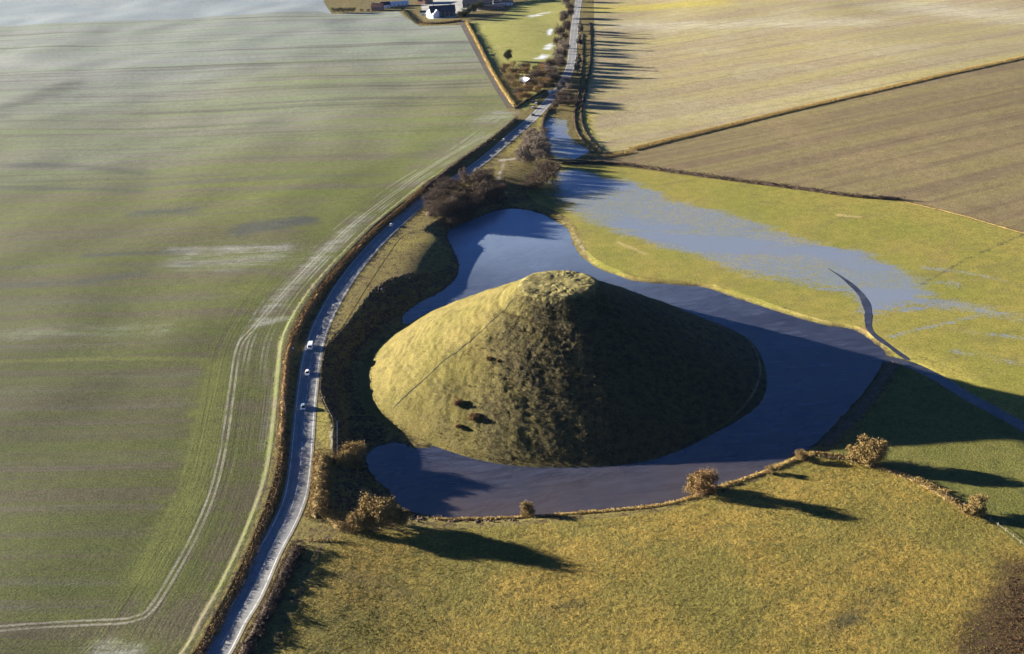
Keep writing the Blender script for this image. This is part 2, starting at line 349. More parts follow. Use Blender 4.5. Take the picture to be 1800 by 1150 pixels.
def m_water(name, mud, ripple=1.0, sky_and_mud=False):
    k = NT(name); st = k.map(.2, (4, 1, 1))
    c = k.mix(k.ss(k.noise(45, 3, .5), .3, .7), mud, tuple(q * 1.25 for q in mud))
    c = k.mix(k.ss(k.noise(3.5, 5, .7, k.map(.12, (5, 1, 1))), .42, .66, 0, .55), c, tuple(q * 2.8 for q in mud)); c = k.mix(k.ss(k.noise(9, 5, .7, k.map(.12, (3, 1, 1))), .48, .66, 0, .5), c, tuple(q * .5 for q in mud))
    if sky_and_mud:                                                         # sky reflection painted pale into the far arm, browner mud in front
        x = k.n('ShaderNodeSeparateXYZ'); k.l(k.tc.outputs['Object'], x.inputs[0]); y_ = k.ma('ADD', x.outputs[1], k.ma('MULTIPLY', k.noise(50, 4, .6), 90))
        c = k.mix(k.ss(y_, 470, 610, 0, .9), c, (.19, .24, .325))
        c = k.mix(k.ss(y_, 385, 325, 0, .8), c, (.078, .060, .054)); c = k.mix(k.ma('MULTIPLY', k.ss(y_, 640, 690, 0, .8), k.ss(k.noise(14, 4, .6, st), .42, .62)), c, (.5, .52, .56))  # white streaks paint the brightest reflected sky at the pond head
    k.p.inputs['IOR'].default_value = 1.5; k.p.inputs['Specular IOR Level'].default_value = 1.0
    r = k.ss(k.noise(30, 3, .6, st), .35, .65, .05, .16)
    return k.done(c, k.bump(k.noise(2.6, 5, .7, k.map(.3, (2.2, 1, 1))), .22 * ripple, k.ss(k.noise(40, 3, .6), .35, .65, .35, 1.0)), r)
def m_road():
    k = NT('asphalt'); d = k.attr('dr'); ad = k.ma('ABSOLUTE', d)
    c = k.mix(k.ss(k.noise(14, 4, .6), .35, .65), (.25, .248, .247), (.28, .277, .272))
    cx = k.n('ShaderNodeCombineXYZ'); k.l(d, cx.inputs[0]); k.l(k.ma('MULTIPLY', k.attr('arc'), .02), cx.inputs[1])
    c = k.mix(k.ss(k.noise(1.1, 3, .6, cx.outputs[0]), .42, .66), c, (.22, .217, .215))
    wn = k.ss(k.noise(3, 3), .35, .5, .35, 1)
    dash = k.ma('LESS_THAN', k.ma('MODULO', k.attr('arc'), 9.0), 5.5)
    cl = k.ma('MULTIPLY', k.ma('MULTIPLY', k.ma('LESS_THAN', ad, .13), dash), wn)
    el = k.ma('MULTIPLY', k.ma('LESS_THAN', k.ma('ABSOLUTE', k.ma('SUBTRACT', ad, 3.35)), .14), wn)
    c = k.mix(k.ma('MAXIMUM', cl, el), c, (.62, .61, .57))
    c = k.mix(k.ss(ad, 3.65, 4.1), c, k.mix(k.noise(1.3), (.17, .14, .08), (.27, .25, .2)))
    c = grade(k, c, .2, .6, 4)
    return k.done(c, k.bump(k.noise(.3), .02, .5), .75)
def m_hill():
    k = NT('hill_turf'); rough = k.attr('rough')  # rough: scrub in front plus shade painted over the right face
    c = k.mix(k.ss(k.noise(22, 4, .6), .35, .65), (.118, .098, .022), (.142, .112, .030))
    c2 = k.mix(k.ss(k.noise(2.8, 5, .75), .4, .62), (.086, .067, .027), (.036, .029, .015))  # scrub brown in front; deepens the shade on the right face by colour
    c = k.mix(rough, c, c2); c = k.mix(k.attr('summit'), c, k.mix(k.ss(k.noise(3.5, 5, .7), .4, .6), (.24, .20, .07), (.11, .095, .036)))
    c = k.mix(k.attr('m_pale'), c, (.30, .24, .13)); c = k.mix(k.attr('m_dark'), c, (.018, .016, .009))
    c = grade(k, c, .35, .8, 5)
    ln = k.ma('MULTIPLY', k.ss(k.ma('ABSOLUTE', k.attr('dpath')), .45, .25), k.attr('p_on'))
    c = k.mix(ln, c, (.02, .02, .01))
    n1 = k.bump(k.noise(1.3, 5, .75), .42, .9)
    x = k.n('ShaderNodeBump'); k.l(k.noise(1.7, 5, .75), x.inputs['Height']); x.inputs['Distance'].default_value = .5
    k.l(rough, x.inputs['Strength']); k.l(n1, x.inputs['Normal'])
    return k.done(c, x.outputs[0])
def m_twig(name, a, b, L=1.5):
    k = NT(name); c = k.mix(k.ss(k.noise(L, 3, .7), .35, .65), a, b); k.p.inputs['Roughness'].default_value = .8
    c = grade(k, c, .35, .5, 2); k.l(c, k.p.inputs['Base Color']); return k.m
M = dict(
    left=m_left_field(), rf1=m_right_field('stubble', (.285, .225, .13), (.335, .285, .12), (.35, .30, .18)),
    rf2=m_right_field('ploughed_soil', (.165, .12, .066), (.205, .165, .068), (.235, .175, .088)),
    far=m_simple('far_crop', (.21, .25, .275), (.25, .28, .285), 60, .35, bump=.2),
    paddock=m_simple('paddock_grass', (.24, .235, .055), (.28, .26, .075), 25, .35, (.2, .19, .05), pale=(.66, .69, .72)),  # pale patches paint bright sky reflections of flood pools into the grass
    meadow=m_meadow(), pasture=m_pasture(), verge=m_verge(), road=m_road(),
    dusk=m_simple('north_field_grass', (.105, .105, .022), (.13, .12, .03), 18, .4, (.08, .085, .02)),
    yard=m_simple('farm_yard', (.42, .40, .36), (.30, .29, .27), 8, .3, bump=.1),
    chalk=m_simple('chalk_rubble', (.85, .84, .80), (.8, .79, .76), 5, .1, bump=.05),
    lane=m_simple('lane_asphalt', (.10, .085, .07), (.075, .065, .06), 9, .3, bump=.05),
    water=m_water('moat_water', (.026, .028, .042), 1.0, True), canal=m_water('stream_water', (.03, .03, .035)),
    hill=m_hill(), ground=m_simple('open_ground', (.20, .20, .08), (.26, .22, .12), 70, .3, bump=.1),
    bark=m_simple('bark', (.10, .075, .05), (.16, .12, .08), 1, .3, bump=.05),
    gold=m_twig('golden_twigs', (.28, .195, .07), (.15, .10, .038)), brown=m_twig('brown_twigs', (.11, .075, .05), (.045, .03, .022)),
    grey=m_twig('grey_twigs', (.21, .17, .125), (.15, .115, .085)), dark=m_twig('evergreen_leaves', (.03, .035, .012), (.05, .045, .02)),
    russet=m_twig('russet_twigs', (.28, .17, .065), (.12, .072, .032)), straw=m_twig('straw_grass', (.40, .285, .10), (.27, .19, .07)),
    fern=m_twig('bracken_fronds', (.12, .06, .028), (.06, .034, .018), 3),
    tuft=m_twig('tussock_grass', (.26, .195, .045), (.15, .135, .03), 14), htuft=m_twig('hill_tussock', (.15, .12, .045), (.07, .056, .026), 5),
)
def paint(name, col, rough=.35, metal=0.0, spec=.5):
    k = NT(name); k.p.inputs['Metallic'].default_value = metal; k.p.inputs['Specular IOR Level'].default_value = spec
    c = k.mix(k.ss(k.noise(.7, 3), .35, .7), col, tuple(q * .88 for q in col)); return k.done(c, None, rough)
M.update(white=paint('white_paint', (.8, .8, .79)), blue=paint('pale_blue_paint', (.22, .30, .44)), black=paint('dark_paint', (.03, .035, .05)),
         glass=paint('dark_glass', (.02, .025, .03), .08), rubber=paint('rubber', (.02, .02, .02), .9, 0, .2), rim=paint('alloy', (.5, .5, .5), .3, .8),
         lamp=paint('lamp_lens', (.7, .7, .65), .1), wall=paint('white_render', (.78, .77, .72), .85, 0, .2), slate=paint('slate_roof', (.05, .055, .07), .7, 0, .3),
         brick=paint('brick_wall', (.30, .17, .12), .9, 0, .2), pole=paint('weathered_timber', (.25, .2, .15), .9, 0, .2), palewood=paint('pale_timber', (.38, .32, .22), .8, 0, .2),
         tin=paint('pale_tin_roof', (.8, .8, .8), .9, 0, .1), tile=paint('red_tile_roof', (.28, .13, .09), .85, 0, .2))

# ------------------------------------------------------------------ zones of the ground (photo outlines draped on the terrain)
def poly(pl): return ats(pl)
hp = [tuple(q) for q in HEDGE_PX]
Z = {}
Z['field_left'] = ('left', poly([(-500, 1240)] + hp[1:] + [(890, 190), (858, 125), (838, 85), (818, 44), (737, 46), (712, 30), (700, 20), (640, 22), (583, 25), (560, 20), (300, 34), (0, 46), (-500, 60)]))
Z['field_far'] = ('far', poly([(-500, 60), (0, 46), (300, 34), (560, 20), (583, 25), (572, 8), (560, -15), (548, -60), (-500, -30)]))
Z['paddock'] = ('paddock', poly([(822, 40), (842, 82), (862, 122), (905, 188), (925, 195), (950, 172), (972, 140), (985, 110), (993, 75), (996, 40), (1002, -30), (900, 12), (880, 30)]))
Z['field_stubble'] = ('rf1', poly([(1043, -60), (1045, 60), (1038, 140), (1024, 195), (1032, 235), (1060, 268), (1112, 262), (1200, 240), (1350, 203), (1500, 168), (1650, 133), (1800, 100), (2000, 60), (2400, -20)]))
Z['field_ploughed'] = ('rf2', poly([(1060, 272), (1112, 266), (1200, 244), (1350, 207), (1500, 172), (1650, 137), (1800, 105), (2000, 66), (2400, -14), (2400, 560), (2000, 452), (1800, 408), (1680, 374), (1590, 352), (1400, 330), (1200, 304), (1100, 290), (1045, 287)]))
Z['meadow'] = ('meadow', poly([(1000, 290), (1045, 290), (1100, 294), (1200, 308), (1400, 334), (1590, 356), (1680, 378), (1800, 412), (2000, 456), (2400, 566), (2400, 900), (2000, 873), (1810, 755), (1750, 722), (1700, 695), (1650, 664), (1600, 640), (1570, 630), (1566, 618), (1538, 592), (1503, 572), (1445, 562), (1380, 542), (1310, 518), (1250, 499), (1185, 493), (1125, 488), (1090, 476), (1058, 462), (1035, 444), (1022, 424), (1012, 398), (985, 376), (945, 360), (925, 340), (940, 310), (975, 295)]))
Z['field_north'] = ('dusk', poly([(1570, 630), (1600, 640), (1650, 664), (1700, 695), (1750, 722), (1810, 755), (2000, 873), (2300, 1050), (2300, 1240), (1990, 1100), (1800, 962), (1720, 905), (1660, 860), (1590, 832), (1500, 800), (1440, 800), (1515, 745), (1550, 700)]))
Z['pasture'] = ('pasture', poly([(455, 1240), (480, 1160), (500, 1110), (540, 1030), (570, 965), (590, 940), (700, 932), (790, 930), (930, 922), (1050, 912), (1150, 902), (1205, 889), (1265, 867), (1340, 843), (1410, 812), (1440, 800), (1500, 800), (1590, 832), (1660, 860), (1720, 905), (1800, 962), (1990, 1100), (2200, 1240)]))
Z['yard'] = ('yard', poly([(738, -30), (738, 0), (742, 20), (753, 34), (800, 31), (815, 22), (880, 14), (890, 4), (1000, -30)]))
LANE = spline(ats([(808, 34), (822, 60), (838, 90), (860, 130), (880, 164), (898, 190)]), 4)
FLOOD = poly([(985,303),(1010,298),(1060,316),(1110,325),(1150,336),(1170,352),(1220,366),(1310,384),(1345,402),(1440,430),(1540,458),(1600,488),(1625,512),(1590,530),(1545,535),(1530,560),(1520,560),(1518,530),(1490,508),(1400,494),(1300,472),(1200,442),(1130,416),(1060,392),(1015,372),(990,348),(978,322)])
FLOOD2 = poly([(957,215),(968,207),(996,211),(1000,240),(1020,254),(1038,266),(1012,280),(980,279),(955,262),(958,240)])

# points
pts = []
y = 190.0
while y < 2100:
    s = y / 270.0 if y < 900 else y / 190.0
    if 250 < y < 560: s *= .86
    hw = .62 * y + 70; xs = np.arange(-hw, hw, s * 1.0)
    pts.append(np.stack([xs + rng.uniform(-.25, .25, len(xs)) * s, y + rng.uniform(-.25, .25, len(xs)) * s], 1)); y += s * (1.15 if y < 900 else 1.6)
gx, gy = np.meshgrid(np.linspace(-9000, 9000, 60), np.linspace(-4000, 14000, 60)); far_p = np.stack([gx.ravel(), gy.ravel()], 1) + rng.uniform(-60, 60, (3600, 2))
gx, gy = np.meshgrid(np.linspace(-1400, 1400, 57), np.linspace(-300, 2700, 61)); mid_p = np.stack([gx.ravel(), gy.ravel()], 1) + rng.uniform(-8, 8, (57 * 61, 2))
infr = lambda P: (P[:, 1] > 185) & (P[:, 1] < 2110) & (np.abs(P[:, 0]) < .62 * P[:, 1] + 75)
pts += [far_p[(np.abs(far_p[:, 0]) > 1450) | (far_p[:, 1] > 2750) | (far_p[:, 1] < -350)], mid_p[~infr(mid_p)]]
lines = [(z[1], True) for z in Z.values()]
lines = [(np.concatenate([L[i] + (L[(i + 1) % len(L)] - L[i]) * np.linspace(0, 1, max(2, int(np.linalg.norm(L[(i + 1) % len(L)] - L[i]) / 6)), endpoint=False)[:, None] for i in range(len(L))]), c) for L, c in lines]
def offset(L, d):
    t = np.gradient(L, axis=0); n = np.stack([-t[:, 1], t[:, 0]], 1) / np.linalg.norm(t, axis=1)[:, None]; return L + n * d
rw = np.interp(ROAD[:, 1], [300, 600, 900], [4.3, 4.2, 4.0])
def off_v(L, d):
    t = np.gradient(L, axis=0); n = np.stack([-t[:, 1], t[:, 0]], 1) / np.linalg.norm(t, axis=1)[:, None]; return L + n * d[:, None]
ROADPOLY = np.concatenate([off_v(ROAD, rw), off_v(ROAD, -rw)[::-1]])
LANEPOLY = np.concatenate([offset(LANE, 2.6), offset(LANE, -2.6)[::-1]])
lines += [(W, True), (D, True), (C_, True), (ROADPOLY, True), (LANEPOLY, True), (HEDGE, False), (offset(HEDGE, 1.9), False), (offset(HEDGE, -2.4), False), (offset(HEDGE, -6.6), False)]
V = [np.concatenate(pts)]; n0 = len(V[0]); E_ = []
for L, c in lines:
    m = len(L); V.append(L); E_ += [(n0 + i, n0 + i + 1) for i in range(m - 1)] + ([(n0 + m - 1, n0)] if c else []); n0 += m
V = np.concatenate(V)
cv, _, cf, *_ = delaunay_2d_cdt([Vector(p) for p in V], E_, [], 0, 1e-3, False)
cv = np.array([tuple(p) for p in cv]); cf = np.array([tuple(f) for f in cf if len(f) == 3])
P0, P1, P2 = cv[cf[:, 0]], cv[cf[:, 1]], cv[cf[:, 2]]
cr = (P1 - P0)[:, 0] * (P2 - P0)[:, 1] - (P1 - P0)[:, 1] * (P2 - P0)[:, 0]
cf[cr < 0] = cf[cr < 0][:, ::-1]
cz = height_exact(cv); cen = cv[cf].mean(1)
# distance attributes
TRK = [spline(ats([(-60, 1112), (60, 1100), (150, 1095), (225, 1091), (252, 1083), (275, 1058), (310, 1000), (345, 935), (372, 870), (390, 800), (400, 740), (408, 680), (420, 610), (447, 575), (500, 515), (560, 452), (620, 395), (690, 342), (770, 285), (850, 240)]), 3),]
near = (cv[:, 1] < 1500) & (np.abs(cv[:, 0]) < 1100) & (cv[:, 1] > 150)
def nd(L, clip=400, sub=1, arc=False):
    o = np.full(len(cv), float(clip)); ar = np.zeros(len(cv)); d, s, a = seg_dist(cv[near], L[::sub]); o[near] = d * s; ar[near] = a
    return (o, ar) if arc else o
dh, arc_h = nd(HEDGE, arc=True); dt = nd(TRK[0])
dr, arc_r = nd(ROAD, arc=True)
def blob(px_line, wid, px=False, amp=1.0):
    """soft patch round a photo polyline, wid in metres (perpendicular)"""
    L = ats(px_line) if len(px_line) > 1 else np.repeat(ats(px_line), 2, 0) + np.array([[0, 0], [.1, 0]])
    o = np.zeros(len(cv)); d, _, _ = seg_dist(cv[near], L); d = d * (1 + .25 * wnoise(cv[near, 0], cv[near, 1], wid * 2.5, off=4)); o[near] = np.exp(-(d / wid) ** 2) * amp
    return o
mx = lambda *a: np.clip(np.sum(a, 0), 0, 1)
m_pale = mx(blob([(930, 30), (946, 26), (962, 23)], 9, amp=.85), blob([(948, 104), (960, 97)], 7, amp=.85), blob([(961, 88), (968, 78)], 6, amp=.85), blob([(966, 62), (968, 50)], 3.5, amp=1.0), blob([(300, 440), (420, 436), (500, 434)], 5, amp=.42), blob([(330, 462), (480, 452)], 16, amp=.4), blob([(0, 105), (60, 115)], 25, amp=.5), blob([(0, 590), (280, 578)], 9, amp=.3),
            blob([(460, 560), (500, 515), (560, 452), (640, 380)], 6, amp=.4), blob([(470, 640), (472, 720), (460, 790)], 2.6, amp=.22), blob([(445, 575), (500, 560)], 3, amp=.5),
            blob([(880, 200), (850, 210)], 14, amp=.5), blob([(560, 60), (780, 60)], 25, amp=.3), blob([(180, 1142), (230, 1148)], 5, amp=.5),
            blob([(1500, 40), (1100, 45)], 35, amp=.5), blob([(1800, 30), (1600, 10)], 60, amp=.5),
            blob([(1475, 378), (1510, 382)], 2, amp=.9), blob([(1085, 425), (1110, 436), (1135, 447)], 1.6, amp=.8), blob([(1528, 585), (1600, 628)], 1.2, amp=.5),
            blob([(1300, 522), (1440, 563), (1510, 578)], .9, amp=.5), blob([(1040, 460), (1010, 415)], .9, amp=.5), blob([(583, 750), (584, 800)], .6, amp=.9), blob([(888, 285), (877, 305), (876, 322), (890, 340)], 1.3, amp=.8), blob([(955, 316), (957, 335), (972, 352), (1000, 372)], 1.3, amp=.8), blob([(880, 282), (915, 278)], 2.5, amp=.9))
m_green = mx(blob([(0, 635), (200, 630), (360, 632)], 2.2, amp=.9), blob([(385, 640), (360, 760), (330, 880), (250, 1010)], 7, amp=.9), blob([(400, 520), (470, 505)], 12, amp=.5), blob([(560, 400), (650, 320), (760, 230)], 14, amp=.6),
             blob([(470, 460), (420, 520)], 7, amp=.4), blob([(300, 1130), (160, 1110), (0, 1050)], 9, amp=.4), blob([(1060, 15), (1250, 5)], 30, amp=.9), blob([(1180, 95), (1800, 70)], 14, amp=.25), blob([(565, 720), (575, 790)], 4, amp=.8), blob([(1030, 195), (1030, 235), (1052, 262)], 7, amp=.9), blob([(1032, 60), (1028, 150)], 6, amp=.7), blob([(900, 265), (945, 225), (960, 200)], 9, amp=.7), blob([(700, 430), (750, 420)], 12, amp=.5))
m_soil = mx(blob([(0, 150), (300, 160), (700, 135)], 16, amp=.35), blob([(0, 690), (250, 700), (330, 660)], 20, amp=.35), blob([(0, 285), (150, 295), (260, 300)], 12, amp=.4), blob([(430, 690), (430, 800)], 3, amp=.3), blob([(430, 880), (370, 1010), (300, 1130)], 5, amp=.45),
            blob([(1680, 420), (1640, 470), (1700, 500), (1800, 470)], 6, amp=.4), blob([(1100, 490), (1300, 505)], 3, amp=.4), blob([(1520, 580)], 4, amp=.9), blob([(1790, 1000), (1760, 1080), (1720, 1160)], 7, amp=.8), blob([(1800, 1080), (1790, 1150)], 12, amp=.9))
m_dark = mx(blob([(0, 190), (50, 178), (110, 150)], 20, amp=.8), blob([(0, 205), (15, 215)], 12, amp=.4), blob([(150, 450), (330, 441)], 3.5, amp=.9), blob([(430, 402), (530, 388)], 10, amp=1.0), blob([(330, 370), (240, 376)], 8, amp=.8), blob([(0, 503), (150, 495), (250, 480)], 5, amp=.7),
            blob([(0, 330), (110, 332), (250, 336)], 5, amp=.7), blob([(0, 290), (120, 292), (250, 305)], 8, amp=.6), blob([(1620, 500), (1700, 455), (1800, 412)], .8, amp=.8), blob([(1555, 470), (1500, 436)], .7, amp=.5), blob([(820, 360), (880, 350), (960, 340), (1010, 360)], 12, amp=.6), blob([(1690, 655), (1610, 625)], .7, amp=.7),
            blob([(900, 240), (850, 300)], 5, amp=.1), blob([(590, 1010), (700, 1040)], 5, amp=.5), blob([(1500, 1090), (1450, 1110)], 3, amp=.5), blob([(620, 985), (800, 960), (980, 930), (1180, 910)], .7, amp=.5), blob([(700, 1130), (900, 1040), (1150, 960), (1420, 880)], .8, amp=.5), blob([(1250, 1150), (1350, 1060), (1560, 960)], 1.0, amp=.5), blob([(950, 1080), (1010, 1060)], 4, amp=.5), blob([(1480, 1085), (1560, 1040)], 5, amp=.5))
q = near; shore = np.zeros(len(cv)); shore[q] = np.exp(-(np.abs(sd_poly(cv[q], W)) / 1.3) ** 2); m_soil = np.clip(m_soil + .7 * shore, 0, 1); m_dark = np.clip(m_dark + .75 * shore, 0, 1)
sdf = np.full(len(cv), -60.0); sdf[q] = np.maximum(sd_poly(cv[q], FLOOD), sd_poly(cv[q], FLOOD2) + 1)
for L, wd, amp in (([(1560, 520), (1700, 540), (1800, 560)], 9, 1), ([(1570, 590), (1700, 560), (1740, 550)], 3, 1), ([(1690, 620), (1800, 640)], 6, 1), ([(1590, 545), (1680, 530)], 5, 1), ([(1620, 470), (1700, 480), (1790, 500)], 4, 1), ([(1700, 585), (1800, 595)], 4, 1), ([(1600, 490), (1680, 500)], 8, 1)):
    sdf = np.maximum(sdf, -15 + 14 * blob(L, wd))
haze_lift = sstep(330, 1000, cv[:, 1] + 90 * wnoise(cv[:, 0], cv[:, 1], 300, off=11))  # painted haze, growing with distance
ATTR = dict(haze_lift=haze_lift, haze_tint=sstep(650, 1350, cv[:, 1] - .55 * cv[:, 0] + 80 * wnoise(cv[:, 0], cv[:, 1], 260, off=17)), dh=dh, dt=dt, arc=arc_h, m_pale=m_pale, m_green=m_green, m_soil=m_soil, m_dark=m_dark, sdf=sdf, t_on=np.clip(1 - np.abs(dt) / 30, 0, 1) ** 0 * (dt != 400))
def sheet(name, fsel, mat, dz=0.0, extra=None, **kw):
    f = cf[fsel]; u, inv = np.unique(f, return_inverse=True)
    o = mesh_obj(name, np.column_stack([cv[u], cz[u] + dz]), inv.reshape(-1, 3), mat, smooth=True)
    for a, b in {**ATTR, **(extra or {})}.items(): fattr(o, a, b[u])
    tag(o, kind='structure', **kw); return o
zone = np.zeros(len(cf), int); names = list(Z)
for i, nme in enumerate(names, 1):
    zone[inside(cen, Z[nme][1]) & (zone == 0)] = i
inC = inside(cen, C_); zone[inC] = 0
zm = names.index('meadow') + 1; zone[inC & ~inside(cen, D) & (cen[:, 0] > 40) & (cen[:, 1] > 408)] = zm
verge_area = (np.abs(cen[:, 0]) < 700) & (cen[:, 1] < 1500) & (cen[:, 1] > 150)
fl = inside(cen, FLOOD2) & (zone == 0)
road_f = inside(cen, ROADPOLY)
pn = dict(field_left='field', field_far='field', paddock='paddock', field_stubble='field', field_ploughed='field', meadow='meadow', field_north='field', pasture='pasture', yard='yard')
for i, nme in enumerate(names, 1):
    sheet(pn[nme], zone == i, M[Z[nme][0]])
sheet('flooded_ground', fl, M['meadow'])
sheet('verge', (zone == 0) & verge_area & ~fl, M['verge'])
sheet('ground', (zone == 0) & ~verge_area, M['ground'])
sheet('road', road_f, M['road'], .06, dict(dr=dr, arc=arc_r))
sheet('lane', inside(cen, LANEPOLY), M['lane'], .05)
def plane(name, P, z, mat):
    r = delaunay_2d_cdt([Vector(p) for p in P], [(i, (i + 1) % len(P)) for i in range(len(P))], [], 1, 1e-3, False)
    v = np.array([(*p, z) for p in r[0]]); f = np.array(r[2]); o = mesh_obj(name, v, f, mat)
    if o.data.polygons[0].normal.z < 0: o.data.flip_normals()
    tag(o, kind='structure'); return o
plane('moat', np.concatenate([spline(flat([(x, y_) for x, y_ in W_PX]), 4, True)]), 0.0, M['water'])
plane('stream', np.concatenate([offset(CAN, 2.8), offset(CAN, -2.8)[::-1]]), .12, M['canal'])
STR = spline(ats([(1455, 472), (1480, 488), (1502, 506), (1518, 525), (1526, 548), (1527, 575), (1540, 592), (1570, 614), (1596, 634)]), 1.5)
_w = np.interp(np.linspace(0, 1, len(STR)), [0, .25, .5, .7, 1], [.1, 1.3, 1.8, 1.3, 1.2]) * (1 + .18 * wnoise(STR[:, 0], STR[:, 1], 9)); _a, _b = off_v(STR, _w), off_v(STR, -_w); _z = np.maximum(height(_a), height(_b)) + .05
_n = np.arange(len(STR) - 1); tag(mesh_obj('stream', np.concatenate([np.column_stack([_a, _z]), np.column_stack([_b, _z])]), np.concatenate([np.stack([_n, _n + len(STR), _n + 1], 1), np.stack([_n + 1, _n + len(STR), _n + len(STR) + 1], 1)]), M['canal']), kind='structure')

# ------------------------------------------------------------------ the hill
HR = np.array([0, 9, 14.2, 15.6, 17.6, 20.2, 25, 35, 45, 55, 65, 73, 78, 81, 83.5, 87]); HZ = np.array([35.5, 35.3, 35.1, 34.7, 33.4, 31.8, 29.2, 24.5, 19.7, 14.8, 9.7, 5.4, 2.7, 1.1, .1, -1.6])
def hill_rough_shade(x, y, full=False):
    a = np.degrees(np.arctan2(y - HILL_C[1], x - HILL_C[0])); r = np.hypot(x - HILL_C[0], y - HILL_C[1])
    k = sstep(-165, -92, a + 14 * wnoise(x, y, 20) + (40 - r) * .45) * (sstep(8, -50, a) if not full else sstep(130, 70, a)); return np.clip(k, 0, 1)  # full: scrub plus shade painted over the right face
def hill_h(x, y):
    dx, dy = x - HILL_C[0], y - HILL_C[1]; r = np.hypot(dx, dy); a = np.arctan2(dy, dx)
    rr = r / (1 - .085 * np.clip(np.sin(a - .15) * 1.5, 0, 1) ** 1.0 - .055 * np.clip(np.sin(a + .6), 0, 1) + .018 * np.cos(2 * a + .4) + .012 * np.cos(5 * a + 1) + .009 * np.sin(9 * a) * np.clip(r / 40, 0, 1))
    z = np.interp(rr, HR, HZ)
    z += (.35 * wnoise(x, y, 14, off=2) + .16 * wnoise(x, y, 5, off=8)) * np.clip((84 - rr) / 12, 0, 1)
    z += .07 * np.sin(z * 4.4 + 2.5 * wnoise(x, y, 18, off=15)) * np.clip((z - 3) / 6, 0, 1) * (z < 33)   # sheep tracks along the contours
    rg = hill_rough_shade(x, y, True); z += rg * (.15 * wnoise(x, y, 3.4, off=20) + .12 * wnoise(x, y, 2.0, off=25)) * (.75 + .5 * wnoise(x, y, 15, off=28)) * (rr < 82)
    z -= .5 * np.exp(-((z - 29.5) / .7) ** 2)                      # worn terrace below the summit
    z -= .4 * np.exp(-(np.hypot(dx + 1, dy + 2) / 6) ** 2)         # hollow of the old shaft
    return z
nr, na = 150, 640
rs = np.concatenate([np.linspace(0, 1, nr) ** .85 * 87]); aa = np.linspace(0, 2 * np.pi, na, endpoint=False)
R_, A_ = np.meshgrid(rs[1:], aa, indexing='ij'); hx = HILL_C[0] + R_ * np.cos(A_); hy = HILL_C[1] + R_ * np.sin(A_)
hx, hy = np.append(hx.ravel(), HILL_C[0]), np.append(hy.ravel(), HILL_C[1]); hzz = hill_h(hx, hy)
i0 = np.arange((nr - 2) * na).reshape(nr - 2, na); nx = np.roll(i0, -1, 1)
q4 = np.stack([i0, i0 + na, nx + na, nx], -1).reshape(-1, 4)
tri = np.concatenate([q4[:, [0, 1, 2]], q4[:, [0, 2, 3]], np.stack([np.full(na, len(hx) - 1), np.arange(na), np.roll(np.arange(na), -1)], 1)])
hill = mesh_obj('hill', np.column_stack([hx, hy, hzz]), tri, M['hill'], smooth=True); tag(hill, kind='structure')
def hill_at(p):
    d = px_ray(p); t = 120.0
    while t < 900:
        x, y_, z = d[0] * t, d[1] * t, CAM_H + d[2] * t
        if np.hypot(x - HILL_C[0], y_ - HILL_C[1]) < 86 and z < float(hill_h(np.array(x), np.array(y_))): return np.array([x, y_, z])
        t += .5
    return at(p)
ax = np.degrees(np.arctan2(hy - HILL_C[1], hx - HILL_C[0])); hr = np.hypot(hx - HILL_C[0], hy - HILL_C[1])
hp_ = np.array([hill_at(p)[:2] for p in [(694, 716), (740, 672), (790, 628), (828, 600), (870, 560), (905, 525)]])
dpath, sp, _ = seg_dist(np.stack([hx, hy], 1), hp_)
fattr(hill, 'rough', hill_rough_shade(hx, hy, True)); fattr(hill, 'summit', sstep(17.2, 15.2, hr + .8 * wnoise(hx, hy, 8)))  # 'rough' carries scrub plus the painted shade of the right face
fattr(hill, 'dpath', dpath * sp + .25 * wnoise(hx, hy, 11)); fattr(hill, 'p_on', (dpath < 3).astype(float))
rimp = np.exp(-((hr - 81.5) / .5) ** 2) * sstep(-60, -40, ax) * sstep(25, 5, ax) * .6
sm = np.array([hill_at(p)[:2] for p in [(955, 518), (985, 522), (1010, 516), (1035, 507)]]); ds_, _, _ = seg_dist(np.stack([hx, hy], 1), sm)
fattr(hill, 'm_pale', np.clip(rimp + .8 * np.exp(-(ds_ / .7) ** 2), 0, 1))
dk = np.zeros(len(hx))
for p, r in (((676, 625), 3), ((668, 652), 2)):
    c0 = hill_at(p); dk += .5 * np.exp(-(np.hypot(hx - c0[0], (hy - c0[1])) / r) ** 2)
fattr(hill, 'm_dark', np.clip(dk, 0, 1))

# ------------------------------------------------------------------ tufts of rough grass (uncountable)
def twigs(cent, size, n_each, length, width, spread):
    """thin twig-like blades scattered round cluster centres"""
    n = len(cent) * n_each; c = np.repeat(cent, n_each, 0) + rng.normal(0, 1, (n, 3)) * np.repeat(size, n_each)[:, None] * spread
    d = rng.normal(0, 1, (n, 3)); d[:, 2] = np.abs(d[:, 2]) * .8 + .1; d /= np.linalg.norm(d, axis=1)[:, None]
    s = np.cross(d, rng.normal(0, 1, (n, 3))); s /= np.linalg.norm(s, axis=1)[:, None] + 1e-9
    L = length * rng.uniform(.5, 1.3, (n, 1)); w_ = width * rng.uniform(.6, 1.4, (n, 1))
    v = np.stack([c - s * w_, c + s * w_, c + d * L], 1).reshape(-1, 3)
    return v, np.arange(3 * n).reshape(-1, 3)
def blades(name, P, z, spread, length, width, each, mat, label, cat):
    v, f = twigs(np.column_stack([P, z]), np.full(len(P), spread), each, length, width, np.array([1, 1, .15]))
    return tag(mesh_obj(name, v, f, mat), label, cat, kind='stuff')
